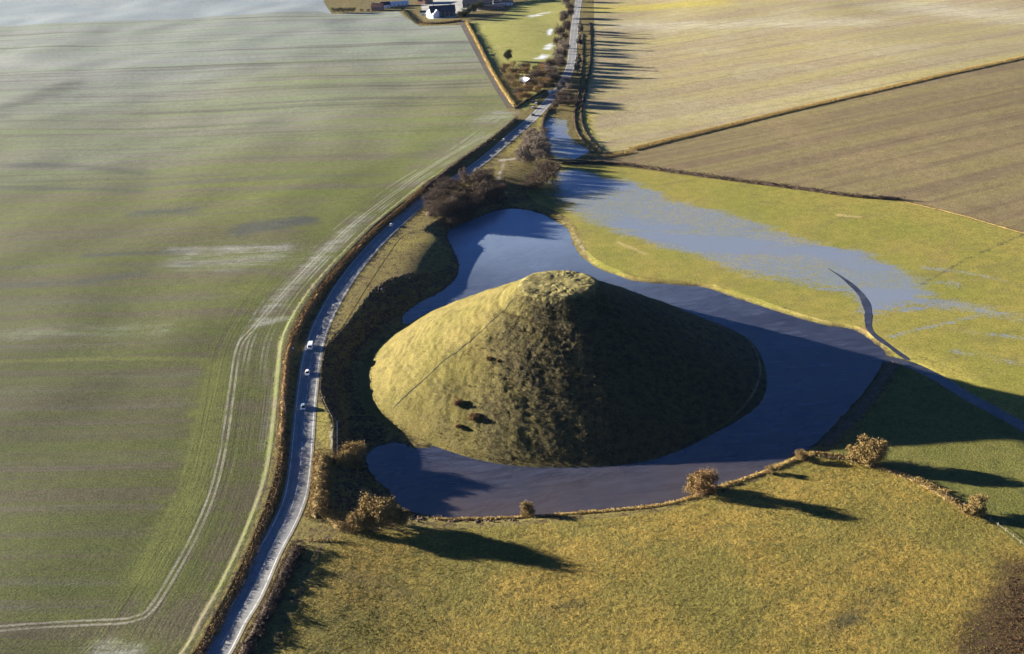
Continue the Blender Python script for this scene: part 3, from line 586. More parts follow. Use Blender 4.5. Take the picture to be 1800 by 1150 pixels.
def tufts(name, P, z, rad_, hgt, mat, label, cat, sides=5, lean=.35):
    n = len(P); a = rng.uniform(0, 6.28, (n, 1)) + np.arange(sides) * 2 * np.pi / sides
    rr = rad_[:, None] * rng.uniform(.6, 1.3, (n, sides)); b = np.stack([P[:, :1] + rr * np.cos(a), P[:, 1:] + rr * np.sin(a), z[:, None] + rng.uniform(-.12, .0, (n, sides))], -1)
    m = np.stack([P[:, :1] + .62 * rr * np.cos(a + .5), P[:, 1:] + .62 * rr * np.sin(a + .5), z[:, None] + hgt[:, None] * rng.uniform(.45, .95, (n, sides))], -1)
    t = np.stack([P[:, 0] + rad_ * rng.uniform(-lean, lean, n), P[:, 1] + rad_ * rng.uniform(-lean, lean, n), z + hgt], -1)
    v = np.concatenate([b, m, t[:, None]], 1).reshape(-1, 3); k = 2 * sides + 1; f = []
    for i in range(sides):
        j = (i + 1) % sides; f += [[i, j, sides + i], [j, sides + j, sides + i], [sides + i, sides + j, 2 * sides]]
    f = (np.arange(n)[:, None, None] * k + np.array(f)[None]).reshape(-1, 3)
    return tag(mesh_obj(name, v, f, mat), label, cat, kind='stuff')
n = 110000; P = np.stack([rng.uniform(-75, 300, n), rng.uniform(205, 330, n)], 1)
P = P[inside(P, Z['pasture'][1]) & (wnoise(P[:, 0], P[:, 1], 5, off=6) + .8 * wnoise(P[:, 0], P[:, 1], 26, off=13) + rng.uniform(-.8, .8, n) > -.1)]
sd = sd_poly(P, Z['pasture'][1]); BR = poly([(1860, 970), (1800, 1000), (1765, 1070), (1735, 1170), (1900, 1240)]); P = P[sd > .8]; P = P[sd_poly(P, BR) < rng.uniform(-6, 2, len(P))]; h_ = height(P)
PB = np.stack([rng.uniform(100, 230, 14000), rng.uniform(205, 300, 14000)], 1); PB = PB[inside(PB, Z['pasture'][1])]; PB = PB[sd_poly(PB, BR) > rng.uniform(-3, 3, len(PB))][:7000]
blades('bracken', PB, height(PB), .35, .5, .07, 7, M['fern'], 'red-brown bracken in the near right corner of the pasture', 'bracken')
PS = np.stack([rng.uniform(-95, 0, 40000), rng.uniform(255, 620, 40000)], 1); PS = PS[inside(PS, C_) & ~inside(PS, W) & (np.hypot(PS[:, 0] - HILL_C[0], PS[:, 1] - HILL_C[1]) > 86)]; PS = PS[wnoise(PS[:, 0], PS[:, 1], 11, off=2) + rng.uniform(-.9, .9, len(PS)) > .05][:9000]
tufts('scrub', PS, height(PS), rng.uniform(.25, .9, len(PS)), rng.uniform(.12, .7, len(PS)), M['brown'], 'rough dark scrub over the ditch bank between road and moat', 'scrub')
blades('grass', P, h_, .22, .26, .05, 5, M['tuft'], 'rough golden tussock grass covering the near pasture', 'grass')
n = 110000; rr = 82 * np.sqrt(rng.uniform(.02, 1, n)); ta = rng.uniform(-np.pi, np.pi, n); P = np.stack([HILL_C[0] + rr * np.cos(ta), HILL_C[1] + rr * np.sin(ta)], 1)
keep = (hill_rough_shade(P[:, 0], P[:, 1]) > rng.uniform(.1, 1.4, n)) & (wnoise(P[:, 0], P[:, 1], 6, off=1) + rng.uniform(-1, 1, n) > -.1); P = P[keep][:34000]
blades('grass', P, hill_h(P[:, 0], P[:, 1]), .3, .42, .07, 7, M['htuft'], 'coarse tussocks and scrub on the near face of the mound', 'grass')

# ------------------------------------------------------------------ trees, shrubs and hedges
def make_tree(name, H, Wd, mat, label, cat, group=None, shape='round', dens=1.0, blade=.5, trunk=.16, bw=.07, seed=0):
    """trunk with limbs, and a crown of blades round the limb ends"""
    r = random.Random(seed); root = empty(name, (0, 0, 0), 0, label, cat, group)
    mb = MB(); tips = []
    th = H * trunk; nl = 9 if H > 6 else 6
    rb = .035 * H; mb.tube((0, 0, -.3), (0, 0, th), rb, rb * .75, 7); mb.tube((0, 0, th), (r.uniform(-.2, .2), r.uniform(-.2, .2), H * .8), rb * .75, rb * .15, 6)
    for i in range(nl * 2):
        a = 6.283 * i / nl + r.uniform(-.3, .3); z0 = th + (H * .62 - th) * (i / (2 * nl)) ** 1.0
        el = r.uniform(.35, 1.1); t = (z0 / H)
        Rr = Wd * .5 * (math.sin(math.pi * min(1, .18 + .8 * t)) ** .7 if shape == 'round' else (1.15 - t if shape == 'cone' else .5 + .5 * t)) * r.uniform(.55, .92)
        e = Vector((math.cos(a) * Rr, math.sin(a) * Rr, min(H * .93, z0 + Rr * math.tan(el) * .8)))
        mid = Vector((e.x * .5, e.y * .5, z0 + (e.z - z0) * .62))
        mb.tube((0, 0, z0), mid, rb * .35, rb * .22, 5, False); mb.tube(mid, e, rb * .22, rb * .06, 4, False)
        for q in range(3):
            o = e + Vector((r.gauss(0, 1), r.gauss(0, 1), r.gauss(0, .8))) * Wd * .09; mb.tube(mid.lerp(e, .6), o, rb * .1, rb * .03, 3, False); tips.append(o)
        tips.append(e); tips.append(mid.lerp(e, .5))
    for q in range(10):
        tips.append(Vector((r.gauss(0, Wd * .13), r.gauss(0, Wd * .13), H * r.uniform(.72, .95))))
    mb.build('trunk', M['bark'], root)
    tips = np.array([tuple(t) for t in tips]); size = rng.uniform(.6, 1.35, len(tips)) * Wd * .085
    v, f = twigs(tips, size, int(70 * dens), blade, bw, 1.0)
    v[:, 2] = np.clip(v[:, 2], .1, None)
    mesh_obj('crown', v, f, mat, root); return root
PROTO = {}
def tree(kind, p, H, Wd, label, cat='tree', group=None, name='tree', mat='brown', shape='round', dens=1.0, trunk=.16, on=None, blade=None):
    key = (kind, mat, shape, random.randint(0, 1))
    xyz = at(p) if on is None else on
    if key not in PROTO:
        bl = blade or H * .055
        t = make_tree(name, H, Wd, M[mat], label, cat, group, shape, dens, bl, trunk, bl * (.32 if kind in ('thk', 'row', 'gar', 'bsh', 'frm', 'slim') else .2), len(PROTO) + 3); PROTO[key] = (t, H, Wd)
    else:
        s, H0, W0 = PROTO[key]; t = copy_tree(s); t.name = name; t.scale = (Wd / W0, Wd / W0, H / H0)
        for kk in ('group',):
            if kk in t: del t[kk]
        tag(t, label, cat, group)
    t.location = xyz; t.rotation_euler = (0, 0, random.uniform(0, 6.28)); return t
# solitary ones round the moat
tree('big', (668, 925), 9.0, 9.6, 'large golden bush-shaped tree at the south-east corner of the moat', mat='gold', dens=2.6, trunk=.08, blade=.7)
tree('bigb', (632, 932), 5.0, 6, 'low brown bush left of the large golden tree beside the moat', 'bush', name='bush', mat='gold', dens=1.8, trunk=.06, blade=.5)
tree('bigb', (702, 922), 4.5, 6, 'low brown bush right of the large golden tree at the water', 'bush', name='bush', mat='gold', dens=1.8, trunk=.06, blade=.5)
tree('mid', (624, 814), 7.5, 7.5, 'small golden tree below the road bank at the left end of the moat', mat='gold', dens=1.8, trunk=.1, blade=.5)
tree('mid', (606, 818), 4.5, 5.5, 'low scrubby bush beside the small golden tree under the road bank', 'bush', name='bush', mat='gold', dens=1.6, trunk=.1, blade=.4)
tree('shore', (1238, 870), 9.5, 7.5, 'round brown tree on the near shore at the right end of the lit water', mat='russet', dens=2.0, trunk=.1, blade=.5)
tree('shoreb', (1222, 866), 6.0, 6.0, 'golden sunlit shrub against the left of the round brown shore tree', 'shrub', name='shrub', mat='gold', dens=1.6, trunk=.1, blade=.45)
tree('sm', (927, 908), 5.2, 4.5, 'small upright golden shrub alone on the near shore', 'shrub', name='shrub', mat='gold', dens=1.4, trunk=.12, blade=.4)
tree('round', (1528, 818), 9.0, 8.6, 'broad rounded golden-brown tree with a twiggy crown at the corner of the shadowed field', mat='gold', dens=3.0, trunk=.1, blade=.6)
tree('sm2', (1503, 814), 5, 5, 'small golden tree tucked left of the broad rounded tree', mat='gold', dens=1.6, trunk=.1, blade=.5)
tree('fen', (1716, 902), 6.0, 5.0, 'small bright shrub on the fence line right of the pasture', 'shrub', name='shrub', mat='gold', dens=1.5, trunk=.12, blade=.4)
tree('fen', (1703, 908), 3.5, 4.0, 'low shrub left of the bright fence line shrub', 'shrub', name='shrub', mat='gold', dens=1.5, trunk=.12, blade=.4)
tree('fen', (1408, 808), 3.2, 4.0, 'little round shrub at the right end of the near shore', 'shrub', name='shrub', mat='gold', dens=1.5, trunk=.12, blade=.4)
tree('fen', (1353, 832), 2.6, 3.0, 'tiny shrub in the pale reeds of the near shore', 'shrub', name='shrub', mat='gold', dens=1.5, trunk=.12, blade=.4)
for p, H, Wd, lb in (((805, 712), 1.5, 2.8, 'upper dark thorn bush on the lit face of the mound'), ((834, 738), 1.6, 3.2, 'lower dark thorn bush on the lit face of the mound'), ((806, 752), .9, 1.8, 'small dark thorn bush low on the mound left of the others'),
                     ((860, 632), .8, 1.8, 'small dark thorn bush halfway up the mound'), ((876, 636), .7, 1.6, 'tiny thorn bush beside the halfway bush on the mound')):
    tree('thorn', p, H, Wd, lb, 'bush', name='bush', mat='russet', dens=1.6, trunk=.08, on=hill_at(p), blade=.4)
def scatter_px(poly_px, n, seed, mind=5):
    r = np.random.default_rng(seed); P = np.array(poly_px, float); out = []
    lo, hi = P.min(0), P.max(0); tries = 0
    while len(out) < n and tries < n * 80:
        tries += 1; q = r.uniform(lo, hi)
        if inside(q[None], P)[0] and all((q[0] - o[0]) ** 2 / 1.0 + ((q[1] - o[1]) * 2) ** 2 > mind ** 2 for o in out): out.append(q)
    return out
G1 = 'bare trees in the dark roadside thicket'
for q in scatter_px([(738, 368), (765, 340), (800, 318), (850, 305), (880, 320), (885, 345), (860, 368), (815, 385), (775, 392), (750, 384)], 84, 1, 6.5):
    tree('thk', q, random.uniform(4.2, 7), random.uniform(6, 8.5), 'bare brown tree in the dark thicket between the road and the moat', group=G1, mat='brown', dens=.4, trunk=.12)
G2 = 'bare trees round the road junction'
for q in scatter_px([(900, 272), (925, 248), (955, 236), (968, 262), (962, 284), (930, 292), (905, 290)], 20, 2, 9):
    tree('thk', q, random.uniform(6, 9), random.uniform(6, 9), 'bare grey-brown tree in the clump above the hairpin lane', group=G2, mat='grey', dens=.4, trunk=.12)
for q in scatter_px([(925, 322), (950, 300), (985, 296), (985, 312), (960, 338), (935, 345), (915, 338)], 18, 3, 9):
    tree('thk', q, random.uniform(5, 8), random.uniform(6, 9), 'bare brown tree between the pond head and the flooded meadow', group=G2 + ' pond side', mat='brown', dens=.4, trunk=.12)
G3 = 'garden trees round the white roofed cottage'
for q in scatter_px([(888, 118), (915, 118), (950, 118), (975, 128), (968, 150), (945, 168), (915, 182), (903, 175), (892, 150), (880, 128)], 44, 4, 7):
    if abs(q[0] - 926) < 11 and -6 < q[1] - 142 < 14: continue
    tree('gar', q, random.uniform(5, 8), random.uniform(6, 9), 'bushy garden tree beside the white roofed cottage', group=G3, mat=random.choice(['russet', 'brown', 'gold']), dens=.6, trunk=.12)
tree('con', (893, 108), 10, 7.5, 'single dark evergreen tree standing in the paddock', mat='dark', dens=1.4, trunk=.15)
G4 = 'tall bare trees along the stream beside the road'
for i in range(21):
    t = i / 20; xx = np.interp(t, [0, .3, .6, 1], [972, 988, 994, 1003]); yy = np.interp(t, [0, .3, .6, 1], [150, 112, 70, 2])
    tree('row', (xx + random.uniform(-13, 4), yy + random.uniform(-4, 4)), random.uniform(8, 13), random.uniform(7.5, 10.5), 'tall bare tree in the row left of the road at the top', group=G4, mat=random.choice(['grey', 'brown', 'brown']), dens=.7, trunk=.2)
G5 = 'bushes beside the road and track'
for q in [(980, 186), (988, 183), (997, 187), (1004, 184), (1012, 187), (984, 178), (992, 176), (975, 194), (1000, 178)]:
    tree('bsh', q, random.uniform(4, 7), random.uniform(5, 8), 'dark bush in the clump right of the road at the track end', 'bush', G5, 'bush', mat='brown', dens=1.2, trunk=.1)
for q in [(984, 160), (990, 152), (996, 146), (989, 166), (1000, 158)]:
    tree('bsh', q, random.uniform(4, 6), random.uniform(5, 7), 'pale twiggy bush between the road and the grass track', 'bush', G5 + ' pale', 'bush', mat='grey', dens=1.2, trunk=.1)
G6 = 'slim bare trees along the grass track'
for q in [(1020, 56), (1021, 63), (1019, 84), (1017, 118), (1015, 131)]:
    tree('slim', q, random.uniform(11, 14), random.uniform(2.5, 5), 'slim bare tree between the road and the grass track at the top', group=G6, mat='grey', dens=.8, trunk=.25)
G7 = 'trees behind the farm'
for q in [(822, 30), (832, 24), (812, 34), (842, 18), (858, 8), (872, 6), (888, 4), (905, 2), (922, 0), (940, -2), (958, -4), (975, -6), (1010, -10), (1030, -8), (1050, -6), (835, 4)]:
    tree('frm', q, random.uniform(7, 11), random.uniform(8, 12), 'dark tree in the line right of the farm buildings at the top', group=G7, mat='dark' if q[0] < 860 else 'brown', dens=1.0, trunk=.15)
for q in [(588, 23), (596, 23), (604, 23), (613, 23), (621, 23), (636, 21), (648, 21)]:
    tree('hdg', q, 5.5 if q[0] < 625 else 3.2, 8 if q[0] < 625 else 5, 'dark clipped bush in the row at the far corner of the left field', 'bush', 'bushes at the corner of the left field', 'bush', mat='dark', dens=1.0, trunk=.08)

def hedge(px_line, wid, hgt, mat, label, dens=10, blade=.4, bw=.07, name='hedge', cat='hedge', gap=0.0, flat_z=None, off=0.0):
    L = ats(px_line); L = spline(L, 1.0)
    if off: L = offset(L, off)
    n = int(len(L) * wid * dens); i = rng.integers(0, len(L), n); c = L[i]; t = np.gradient(L, axis=0)[i]; nn = np.stack([-t[:, 1], t[:, 0]], 1) / (np.linalg.norm(t, axis=1)[:, None] + 1e-9)
    arc = i.astype(float); bump = .82 + .14 * np.sin(arc * .55 + 2 * np.sin(arc * .17)) + .12 * np.sin(arc * 1.3 + 1.3)
    if gap: k = (wnoise(arc, arc * .3, 30, off=3) > gap - 1); c, nn, bump, t = c[k], nn[k], bump[k], t[k]; n = len(c)
    a = rng.uniform(0, np.pi, n); r = rng.uniform(.55, 1.0, n) ** .5; o = np.cos(a) * r * wid / 2 * (.8 + .3 * bump); z = np.sin(a) * r * hgt * bump
    c = c + nn * o[:, None] + rng.normal(0, .25, (n, 2)); zz = height(c) + np.clip(z, 0, None)
    cc = np.column_stack([c, zz]); v, f = twigs(cc, np.full(n, .15), 2, blade, bw, 1.0)
    # solid heart of the hedge, hidden under its twigs
    Ls = L[::2]; t = np.gradient(Ls, axis=0); nn = np.stack([-t[:, 1], t[:, 0]], 1) / (np.linalg.norm(t, axis=1)[:, None] + 1e-9); m = len(Ls)
    ar = np.arange(m) * 2.0; bm = (.78 + .18 * np.sin(ar * .6 + 2 * np.sin(ar * .2)) + rng.normal(0, .07, m)) * (np.clip(np.minimum(ar, ar[-1] - ar) / 5, 0, 1) ** .5 + .03); sec = [(-.45, -.3), (-.36, .32), (-.12, .62), (.15, .64), (.36, .3), (.45, -.3)]
    cv_ = []; jit = rng.normal(0, .08, (m, 6))
    z0 = height(Ls)
    for q, (a_, b_) in enumerate(sec): cv_.append(np.column_stack([Ls + nn * ((a_ + jit[:, q]) * wid * bm)[:, None], z0 + (b_ + jit[:, q]) * hgt * bm]))
    cv_ = np.stack(cv_, 1).reshape(-1, 3); ff = []
    for q in range(5):
        i0_ = np.arange(m - 1) * 6 + q; ff.append(np.stack([i0_, i0_ + 6, i0_ + 7], 1)); ff.append(np.stack([i0_, i0_ + 7, i0_ + 1], 1))
    f = np.concatenate([f, np.concatenate(ff) + len(v)]); v = np.concatenate([v, cv_])
    o_ = mesh_obj(name, v, f, M[mat]); return tag(o_, label, cat)
hedge([(330, 1150), (352, 1112), (400, 1025), (440, 935), (470, 850), (480, 790)], 2.6, .45, 'russet', 'ragged brown hedge on the near stretch of bank left of the road', 14, .4, .08, off=-3.2)
hedge([(481, 790), (488, 700), (495, 625), (507, 588)], 3.0, .8, 'russet', 'low scrubby hedge on the bank left of the three cars', 14, .4, .08, off=-2.4)
hedge([(507, 588), (530, 545), (560, 503), (605, 452), (655, 402), (705, 360), (738, 331)], 3.6, 1.7, 'russet', 'thick red-brown hedge on the high bank at the road bend', 14, .45, .09, off=-2.4)
hedge([(738, 331), (790, 294), (835, 265), (872, 238), (904, 210)], 3.5, 2.2, 'brown', 'dark far hedge left of the road leading to the lay-by', 9, .5, .1, off=-2)
hedge([(525, 958), (512, 985), (496, 1020), (470, 1075), (440, 1130), (418, 1175), (390, 1230)], 4.6, 2.3, 'brown', 'tall dark hedge between the near road and the pasture', 26, .45, .08)
hedge([(568, 800), (566, 830), (564, 860), (560, 890), (556, 912)], 6.5, 3.2, 'gold', 'broad golden hedge right of the road above the gateway', 26, .45, .08)
hedge([(572, 902), (588, 922), (606, 930), (626, 933)], 3.5, 2.2, 'gold', 'short brown hedge at the corner beside the gateway', 20, .4, .08)
hedge([(540, 950), (575, 951), (600, 952)], 1.2, .5, 'straw', 'short strip of pale scrub along the pasture gateway', 16, .4, .08)
hedge([(985, 288), (1045, 287), (1100, 291), (1200, 305), (1300, 319), (1400, 332), (1500, 346), (1590, 352)], 3.0, 2.4, 'brown', 'long dark hedge between the flooded meadow and the ploughed field', 9, .5, .11)
hedge([(1590, 355), (1680, 376), (1800, 410), (1950, 445)], 1.4, .45, 'straw', 'thin straw coloured bank continuing the long dark hedge', 7, .4, .09, name='grass_bank', cat='grass bank')
hedge([(1112, 263), (1200, 241), (1350, 204), (1500, 169), (1650, 134), (1800, 101), (1950, 70)], 7.5, .8, 'straw', 'straight golden grass bank dividing the two right hand fields', 11, .6, .13, name='grass_bank', cat='grass bank')
hedge([(1060, 276), (1085, 272), (1110, 268)], 7, 1.0, 'straw', 'patch of tall straw grass at the tip of the ploughed field', 8, .5, .1, name='grass_bank', cat='grass bank')
hedge([(820, 40), (842, 82), (862, 122), (880, 152), (904, 188)], 3.0, 3.0, 'straw', 'pale hedge along the lane beside the paddock', 9, .6, .13)
hedge([(737, 42), (770, 42), (812, 37)], 4, 2.6, 'russet', 'red-brown hedge in front of the farmhouse', 8, .6, .13)
hedge([(708, 18), (722, 32), (733, 42)], 3.5, 2.4, 'dark', 'dark garden hedge left of the farmhouse lawn', 8, .6, .13)
hedge([(1037, 40), (1038, 90), (1034, 130), (1022, 195), (1029, 232), (1058, 268)], 1.6, 1.2, 'brown', 'thin hedge along the outer edge of the grass track', 7, .45, .1)
hedge([(1024, 60), (1024, 110), (1018, 160), (1010, 200), (1016, 235), (1046, 268)], 1.4, 1.0, 'brown', 'thin hedge along the inner edge of the grass track', 7, .45, .1)
hedge([(968, 190), (958, 205), (953, 225), (950, 250)], 2.2, 2.0, 'brown', 'dark hedge beside the narrow water near the junction', 8, .45, .1)
hedge([(905, 192), (925, 178), (948, 166), (960, 158)], 2.5, 2.0, 'brown', 'dark hedge behind the vehicles in the lay-by', 8, .45, .1)
hedge([(770, 912), (850, 912), (930, 908), (1050, 899), (1150, 889), (1205, 877), (1265, 855), (1340, 829), (1410, 800), (1440, 796)], 2.0, .9, 'straw', 'strip of pale sunlit reeds along the near shore of the moat', 26, .55, .09, name='reed_bed', cat='reeds', off=-1.5)
hedge([(1440, 800), (1500, 808), (1590, 838), (1640, 862), (1700, 900)], 3.0, 1.1, 'gold', 'rough scrub along the fence between pasture and shadowed field', 14, .5, .09, name='scrub', cat='scrub')
hedge([(1610, 845), (1640, 858), (1665, 868)], 3.5, 1.2, 'straw', 'pale bramble patch on the fence line of the pasture', 14, .5, .09, name='scrub', cat='scrub')
hedge([(1570, 640), (1555, 665), (1525, 705), (1490, 745), (1450, 785)], 4.5, .9, 'grey', 'grey reeds on the shadowed right bank of the moat', 12, .5, .09, name='reed_bed', cat='reeds')

hedge([(748, 378), (790, 372), (830, 358), (880, 345)], 15, 2.6, 'brown', 'dark undergrowth beneath the roadside thicket', 3, .7, .14, name='undergrowth', cat='undergrowth')
# ------------------------------------------------------------------ fences
def fence(px_line, label, step=3.0, mat='palewood', post_h=1.2, rails=1):
    L = spline(ats(px_line), .5); ln = np.concatenate([[0], np.cumsum(np.linalg.norm(np.diff(L, axis=0), axis=1))])
    n = min(100, int(ln[-1] / step)); s = np.linspace(0, ln[-1], n); P = np.stack([np.interp(s, ln, L[:, 0]), np.interp(s, ln, L[:, 1])], 1); z = height(P)
    root = empty('fence', (P[0][0], P[0][1], z[0]), 0, label, 'fence'); org = np.array([*P[0], z[0]])
    mb = MB(); mb.box(-.07, .07, -.07, .07, -.2, post_h); mb.box(-.085, .085, -.085, .085, post_h, post_h + .05); p0 = mb.build('post', M[mat], root)
    for i, (p, zz) in enumerate(zip(P, z)):
        o = p0 if i == 0 else p0.copy()
        if i: COL.objects.link(o); o.parent = root
        o.location = np.array([*p, zz]) - org
    for k in range(rails):
        mb = MB(); hh = post_h * (.5 + .42 * k)
        for i in range(n - 1):
            mb.tube(np.array([*P[i], z[i] + hh]) - org, np.array([*P[i + 1], z[i + 1] + hh]) - org, .045, .045, 4, False)
        mb.build('rail', M[mat], root)
    return root
fence([(745, 403), (700, 413), (672, 448), (640, 495), (612, 540), (590, 575), (576, 605), (566, 640), (563, 690)], 'long pale fence along the crest between the road bend and the ditch', 3.2)
fence([(622, 545), (620, 558), (600, 583), (577, 606)], 'short pale fence closing the triangle of grass beside the road', 2.5)
fence([(563, 690), (574, 718), (585, 740), (585, 775), (584, 800)], 'pale fence on the verge right of the blue car', 2.0)
fence([(593, 745), (593, 780), (593, 812)], 'bright white post fence standing below the road bank', 1.6, 'white')
fence([(1440, 806), (1500, 812), (1590, 840), (1660, 872), (1740, 915), (1800, 960), (1850, 1000)], 'post fence between the pasture and the shadowed field', 3.0, 'pole')
fence([(575, 948), (600, 948), (585, 947)][:2], 'short gate-side fence at the pasture gateway by the road', 1.5, 'palewood')

# ------------------------------------------------------------------ vehicles
def loft(sections):
    v = []; f = []; n = len(sections[0])
    for s in sections: v += s
    for i in range(len(sections) - 1):
        for j in range(n):
            a, b = i * n + j, i * n + (j + 1) % n; f.append((a, b, b + n, a + n))
    f += [tuple(range(n - 1, -1, -1)), tuple((len(sections) - 1) * n + j for j in range(n))]
    return v, f
def vehicle(kind, p, side, heading_flip, mat, label):
    """kind car / van; the body runs along local +x"""
    g = at(p); d, s, a = seg_dist(g[None, :2], ROAD); i = int(np.argmin(((ROAD - g[:2]) ** 2).sum(1))); i = min(max(i, 1), len(ROAD) - 2)
    t = ROAD[i + 1] - ROAD[i - 1]; rz = math.atan2(t[1], t[0]) + (math.pi if heading_flip else 0)
    xy = g[:2]
    if side is not None: nrm = np.array([-t[1], t[0]]) / np.hypot(*t); xy = ROAD[i] + nrm * side
    root = empty(kind, (xy[0], xy[1], hz(*xy) + .065), rz, label, kind)
    L, Wd = (4.3, 1.75) if kind == 'car' else (5.4, 2.0)
    if kind == 'car': prof = [(-2.15,.45,.72),(-2.1,.5,.9),(-1.75,.3,.98),(-1.1,.25,1.0),(0,.25,.99),(.9,.25,.96),(1.6,.3,.85),(2.05,.35,.7),(2.15,.45,.6)]; top = [(-1.95,.95,.95,.86),(-1.35,.95,1.42,.7),(-.2,.95,1.48,.7),(.35,.95,1.42,.7),(1.15,.93,.97,.82)]
    else: prof = [(-2.7,.4,1.2),(-2.65,.35,2.0),(-1,.35,2.05),(.9,.35,2.05),(1.5,.35,1.9),(1.95,.35,1.25),(2.6,.4,1.05),(2.7,.5,.8)]; top = [(-2.2,1.3,1.75,1.01),(1.0,1.3,1.8,1.01),(1.35,1.3,1.75,1.01),(2.0,1.2,1.3,.98)]
    def ring(x, z0, z1, w_):
        k = .16; return [(x, -w_, z0), (x, w_, z0), (x, w_ * 1.0, z1 - k), (x, w_ * .9, z1), (x, -w_ * .9, z1), (x, -w_ * 1.0, z1 - k)]
    v, f = loft([ring(x, a_, b_, Wd / 2 * (.9 if abs(x) > L / 2 - .15 else 1)) for x, a_, b_ in prof]); b = mesh_obj('body', v, f, mat, root)
    if kind == 'car':
        v, f = loft([[(x, -w_ * .98, z0 - .1), (x, w_ * .98, z0 - .1), (x, w_ * (1 if z1 - z0 < .1 else .82), z1), (x, -w_ * (1 if z1 - z0 < .1 else .82), z1)] for x, z0, z1, w_ in top]); mesh_obj('window', v, f, M['glass'], root)
        v, f = loft([[(x, -.56, z), (x, .56, z), (x, .5, z + .05), (x, -.5, z + .05)] for x, z in ((-1.4, 1.40), (-.2, 1.47), (.35, 1.40))]); mesh_obj('roof', v, f, mat, root)
    else:
        mb = MB(); mb.add([(1.52, -.85, 1.85), (1.52, .85, 1.85), (1.98, .88, 1.27), (1.98, -.88, 1.27)], [(0, 3, 2, 1)]); mb.box(.6, 1.35, 1.0, 1.015, 1.3, 1.8); mb.box(.6, 1.35, -1.015, -1.0, 1.3, 1.8); mb.build('window', M['glass'], root)
    for wx in (-L * .31, L * .31):
        for sy_ in (-1, 1):
            yo = sy_ * (Wd / 2 - .1); mb = MB(); mb.tube((wx, yo - .11, .32), (wx, yo + .11, .32), .33, .33, 14); wl = mb.build('wheel', M['rubber'], root)
            mb = MB(); mb.tube((wx, yo + sy_ * .10, .32), (wx, yo + sy_ * .125, .32), .2, .18, 10); mb.build('rim', M['rim'], wl)
    for sy_ in (-1, 1):
        mb = MB(); mb.box(L / 2 - .06, L / 2 + .015, sy_ * .62 - .15, sy_ * .62 + .15, .6, .74); mb.build('headlight', M['lamp'], root)
    return root
vehicle('van', (557, 612), 1.3, True, M['white'], 'white van on the shaded bend, farthest of the three near vehicles')
vehicle('car', (547, 662), 0.6, True, M['white'], 'white car in the middle of the three vehicles near the fence')
vehicle('car', (541, 718), 0.6, True, M['blue'], 'blue car nearest the viewer on the road')
vehicle('car', (686, 399), 1.6, False, M['white'], 'white car alone on the shaded road past the bend')
vehicle('car', (876, 244), 1.8, False, M['white'], 'white car on the sunlit road before the lay-by')
vehicle('van', (965, 164), 4.5, False, M['white'], 'white van on the road edge under the stream trees')
vehicle('car', (975, 170), -1.6, True, M['black'], 'dark car passing the white van near the junction')
vehicle('van', (938, 181), 10.5, False, M['black'], 'dark van at the back of the lay-by')
vehicle('car', (944, 184), 7.2, False, M['white'], 'upper white car in the lay-by beside the dark van')
vehicle('car', (935, 191), 7.0, False, M['white'], 'lower white car parked in the lay-by')
vehicle('car', (933, 203), 1.5, False, M['black'], 'dark car on the road just below the lay-by')

# ------------------------------------------------------------------ poles and signs
def telegraph(p, H, label):
    g = at(p); r = empty('telegraph_pole', g, 0, label, 'pole'); mb = MB(); mb.tube((0, 0, -.3), (0, 0, H), .14, .1, 8); mb.build('pole', M['pole'], r)
    mb = MB(); mb.box(-.8, .8, -.06, .06, H - .7, H - .58); mb.build('crossarm', M['pole'], r)
    for x in (-.7, -.25, .25, .7):
        mb = MB(); mb.tube((x, 0, H - .58), (x, 0, H - .42), .05, .03, 6); mb.build('insulator', M['white'], r)
telegraph((503, 728), 7.5, 'timber telegraph pole on the bank left of the blue car')
def sign(p, label, H=2.0, wd=.7, hh=.9, post=True):
    g = at(p); r = empty('road_sign', g, rad(-20), label, 'sign'); mb = MB(); mb.tube((0, 0, -.2), (0, 0, H), .05, .05, 6); mb.build('post', M['pole'], r)
    mb = MB(); mb.box(-wd / 2, wd / 2, -.09, -.055, H - hh, H); mb.build('panel', M['white'], r)
sign((516, 617), 'small white sign on the shaded bank left of the van', 1.6, .8, .6)
sign((671, 512), 'small white notice board on the dark slope below the knoll', 1.5, .9, .8)

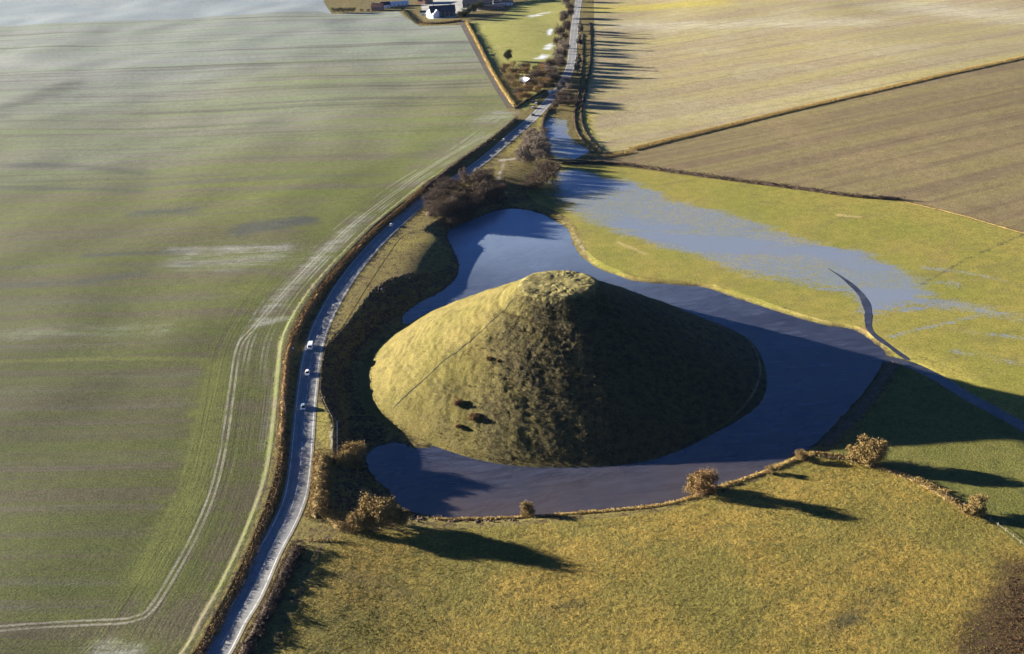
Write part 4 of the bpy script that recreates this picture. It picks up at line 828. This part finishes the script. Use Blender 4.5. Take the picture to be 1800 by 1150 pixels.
# ------------------------------------------------------------------ buildings
def building(name, p, L, Wd, eave, ridge, rz, wallm, roofm, label, nwin=4, chim=1, on=None):
    g = at(p); r = empty(name, g, rz, label, 'building')
    mb = MB(); a, b = L / 2, Wd / 2
    mb.add([(-a,-b,-.5),(a,-b,-.5),(a,b,-.5),(-a,b,-.5),(-a,-b,eave),(a,-b,eave),(a,b,eave),(-a,b,eave),(-a,0,ridge-.15),(a,0,ridge-.15)],
           [(0,1,5,4),(2,3,7,6),(1,2,6,9,5),(3,0,4,8,7),(0,3,2,1)]); mb.build('wall', M[wallm], r)
    o = .5; e = eave - .15; mb = MB(); sl = (ridge - eave) / b; ez = eave - sl * o
    for s in (-1, 1):
        mb.add([(-a-o, s*(b+o), ez), (a+o, s*(b+o), ez), (a+o, 0, ridge), (-a-o, 0, ridge), (-a-o, s*(b+o), ez+.2), (a+o, s*(b+o), ez+.2), (a+o, 0, ridge+.2), (-a-o, 0, ridge+.2)],
               [(0,1,2,3),(7,6,5,4),(0,4,5,1),(1,5,6,2),(3,7,4,0)])
    rf = mb.build('roof', M[roofm], r)
    for c in range(chim):
        mb = MB(); x = -a * .7 + c * a * 1.4; mb.box(x - .5, x + .5, -.45, .45, ridge - .8, ridge + 1.3); mb.box(x - .6, x + .6, -.55, .55, ridge + 1.3, ridge + 1.45); mb.build('chimney', M['brick'], rf)
    for fl_ in range(1 if eave < 4 else 2):
        for i in range(nwin):
            x = -a + (i + .5) * L / nwin; z = 1.0 + fl_ * 2.6
            if fl_ == 0 and i == nwin // 2:
                mb = MB(); mb.box(x - .5, x + .5, -b - .06, -b + .02, 0, 2.05); mb.build('door', M['pole'], r); continue
            mb = MB(); mb.box(x - .6, x + .6, -b - .05, -b + .02, z, z + 1.2); w_ = mb.build('window', M['white'], r)
            mb = MB(); mb.box(x - .5, x + .5, -b - .07, -b - .05, z + .1, z + 1.1); mb.build('pane', M['glass'], w_)
    return r
building('farmhouse', (778, 28), 28, 15, 6.2, 11.5, rad(8), 'slate', 'slate', 'big dark farmhouse with a slate roof at the top', 6, 2)
building('outbuilding', (763, 30), 15, 11, 4.0, 8.5, rad(-58), 'wall', 'tin', 'white roofed outbuilding in front of the dark farmhouse', 2, 0)
building('barn', (748, 6), 20, 10, 4.5, 8, rad(65), 'brick', 'tile', 'red roofed barn just above and left of the white farmhouse', 3, 0)
building('shed', (863, 16), 30, 9, 3.2, 5.2, rad(-3), 'brick', 'slate', 'long low grey shed right of the farm yard', 6, 0)
building('barn', (840, 12), 34, 14, 5, 8.5, rad(-4), 'slate', 'slate', 'long dark barn behind the low grey shed at the top', 5, 0)
building('shed', (700, 10), 24, 7, 3, 5, rad(14), 'wall', 'tin', 'long pale shed left of the farm lane at the top edge', 5, 0)
building('shed', (885, 9), 22, 9, 3.5, 5.5, rad(-3), 'wall', 'slate', 'white walled shed at the right end of the farm row', 4, 0)
building('house', (664, 18), 13, 9, 4.6, 7.8, rad(-8), 'brick', 'tile', 'brown brick house at the top left of the farm', 3, 1)
building('cottage', (677, 14), 11, 8, 4.0, 7.0, rad(20), 'wall', 'slate', 'cream cottage between the brick house and the farm lane', 2, 1)
building('cottage', (926, 148), 9.5, 8, 3.0, 5.4, rad(-62), 'brick', 'tin', 'white roofed cottage among the garden trees', 3, 1)
building('shed', (744, 26), 6, 6, 3, 4.5, rad(0), 'wall', 'slate', 'small square shed on the pale farm yard', 1, 0)

# ------------------------------------------------------------------ haze
mb = MB(); mb.box(-9500, 9500, -4500, 14500, -40, CAM_H + 12)
k = bpy.data.materials.new('haze'); k.use_nodes = True; t = k.node_tree; t.nodes.remove(t.nodes['Principled BSDF'])
pv = t.nodes.new('ShaderNodeVolumePrincipled'); pv.inputs['Color'].default_value = (.55, .74, 1.0, 1); pv.inputs['Density'].default_value = .000006; pv.inputs['Anisotropy'].default_value = 0.0
t.links.new(pv.outputs[0], t.nodes['Material Output'].inputs['Volume'])
hzo = mb.build('haze', k); tag(hzo, 'thin pale haze over the whole valley', 'haze', kind='stuff')
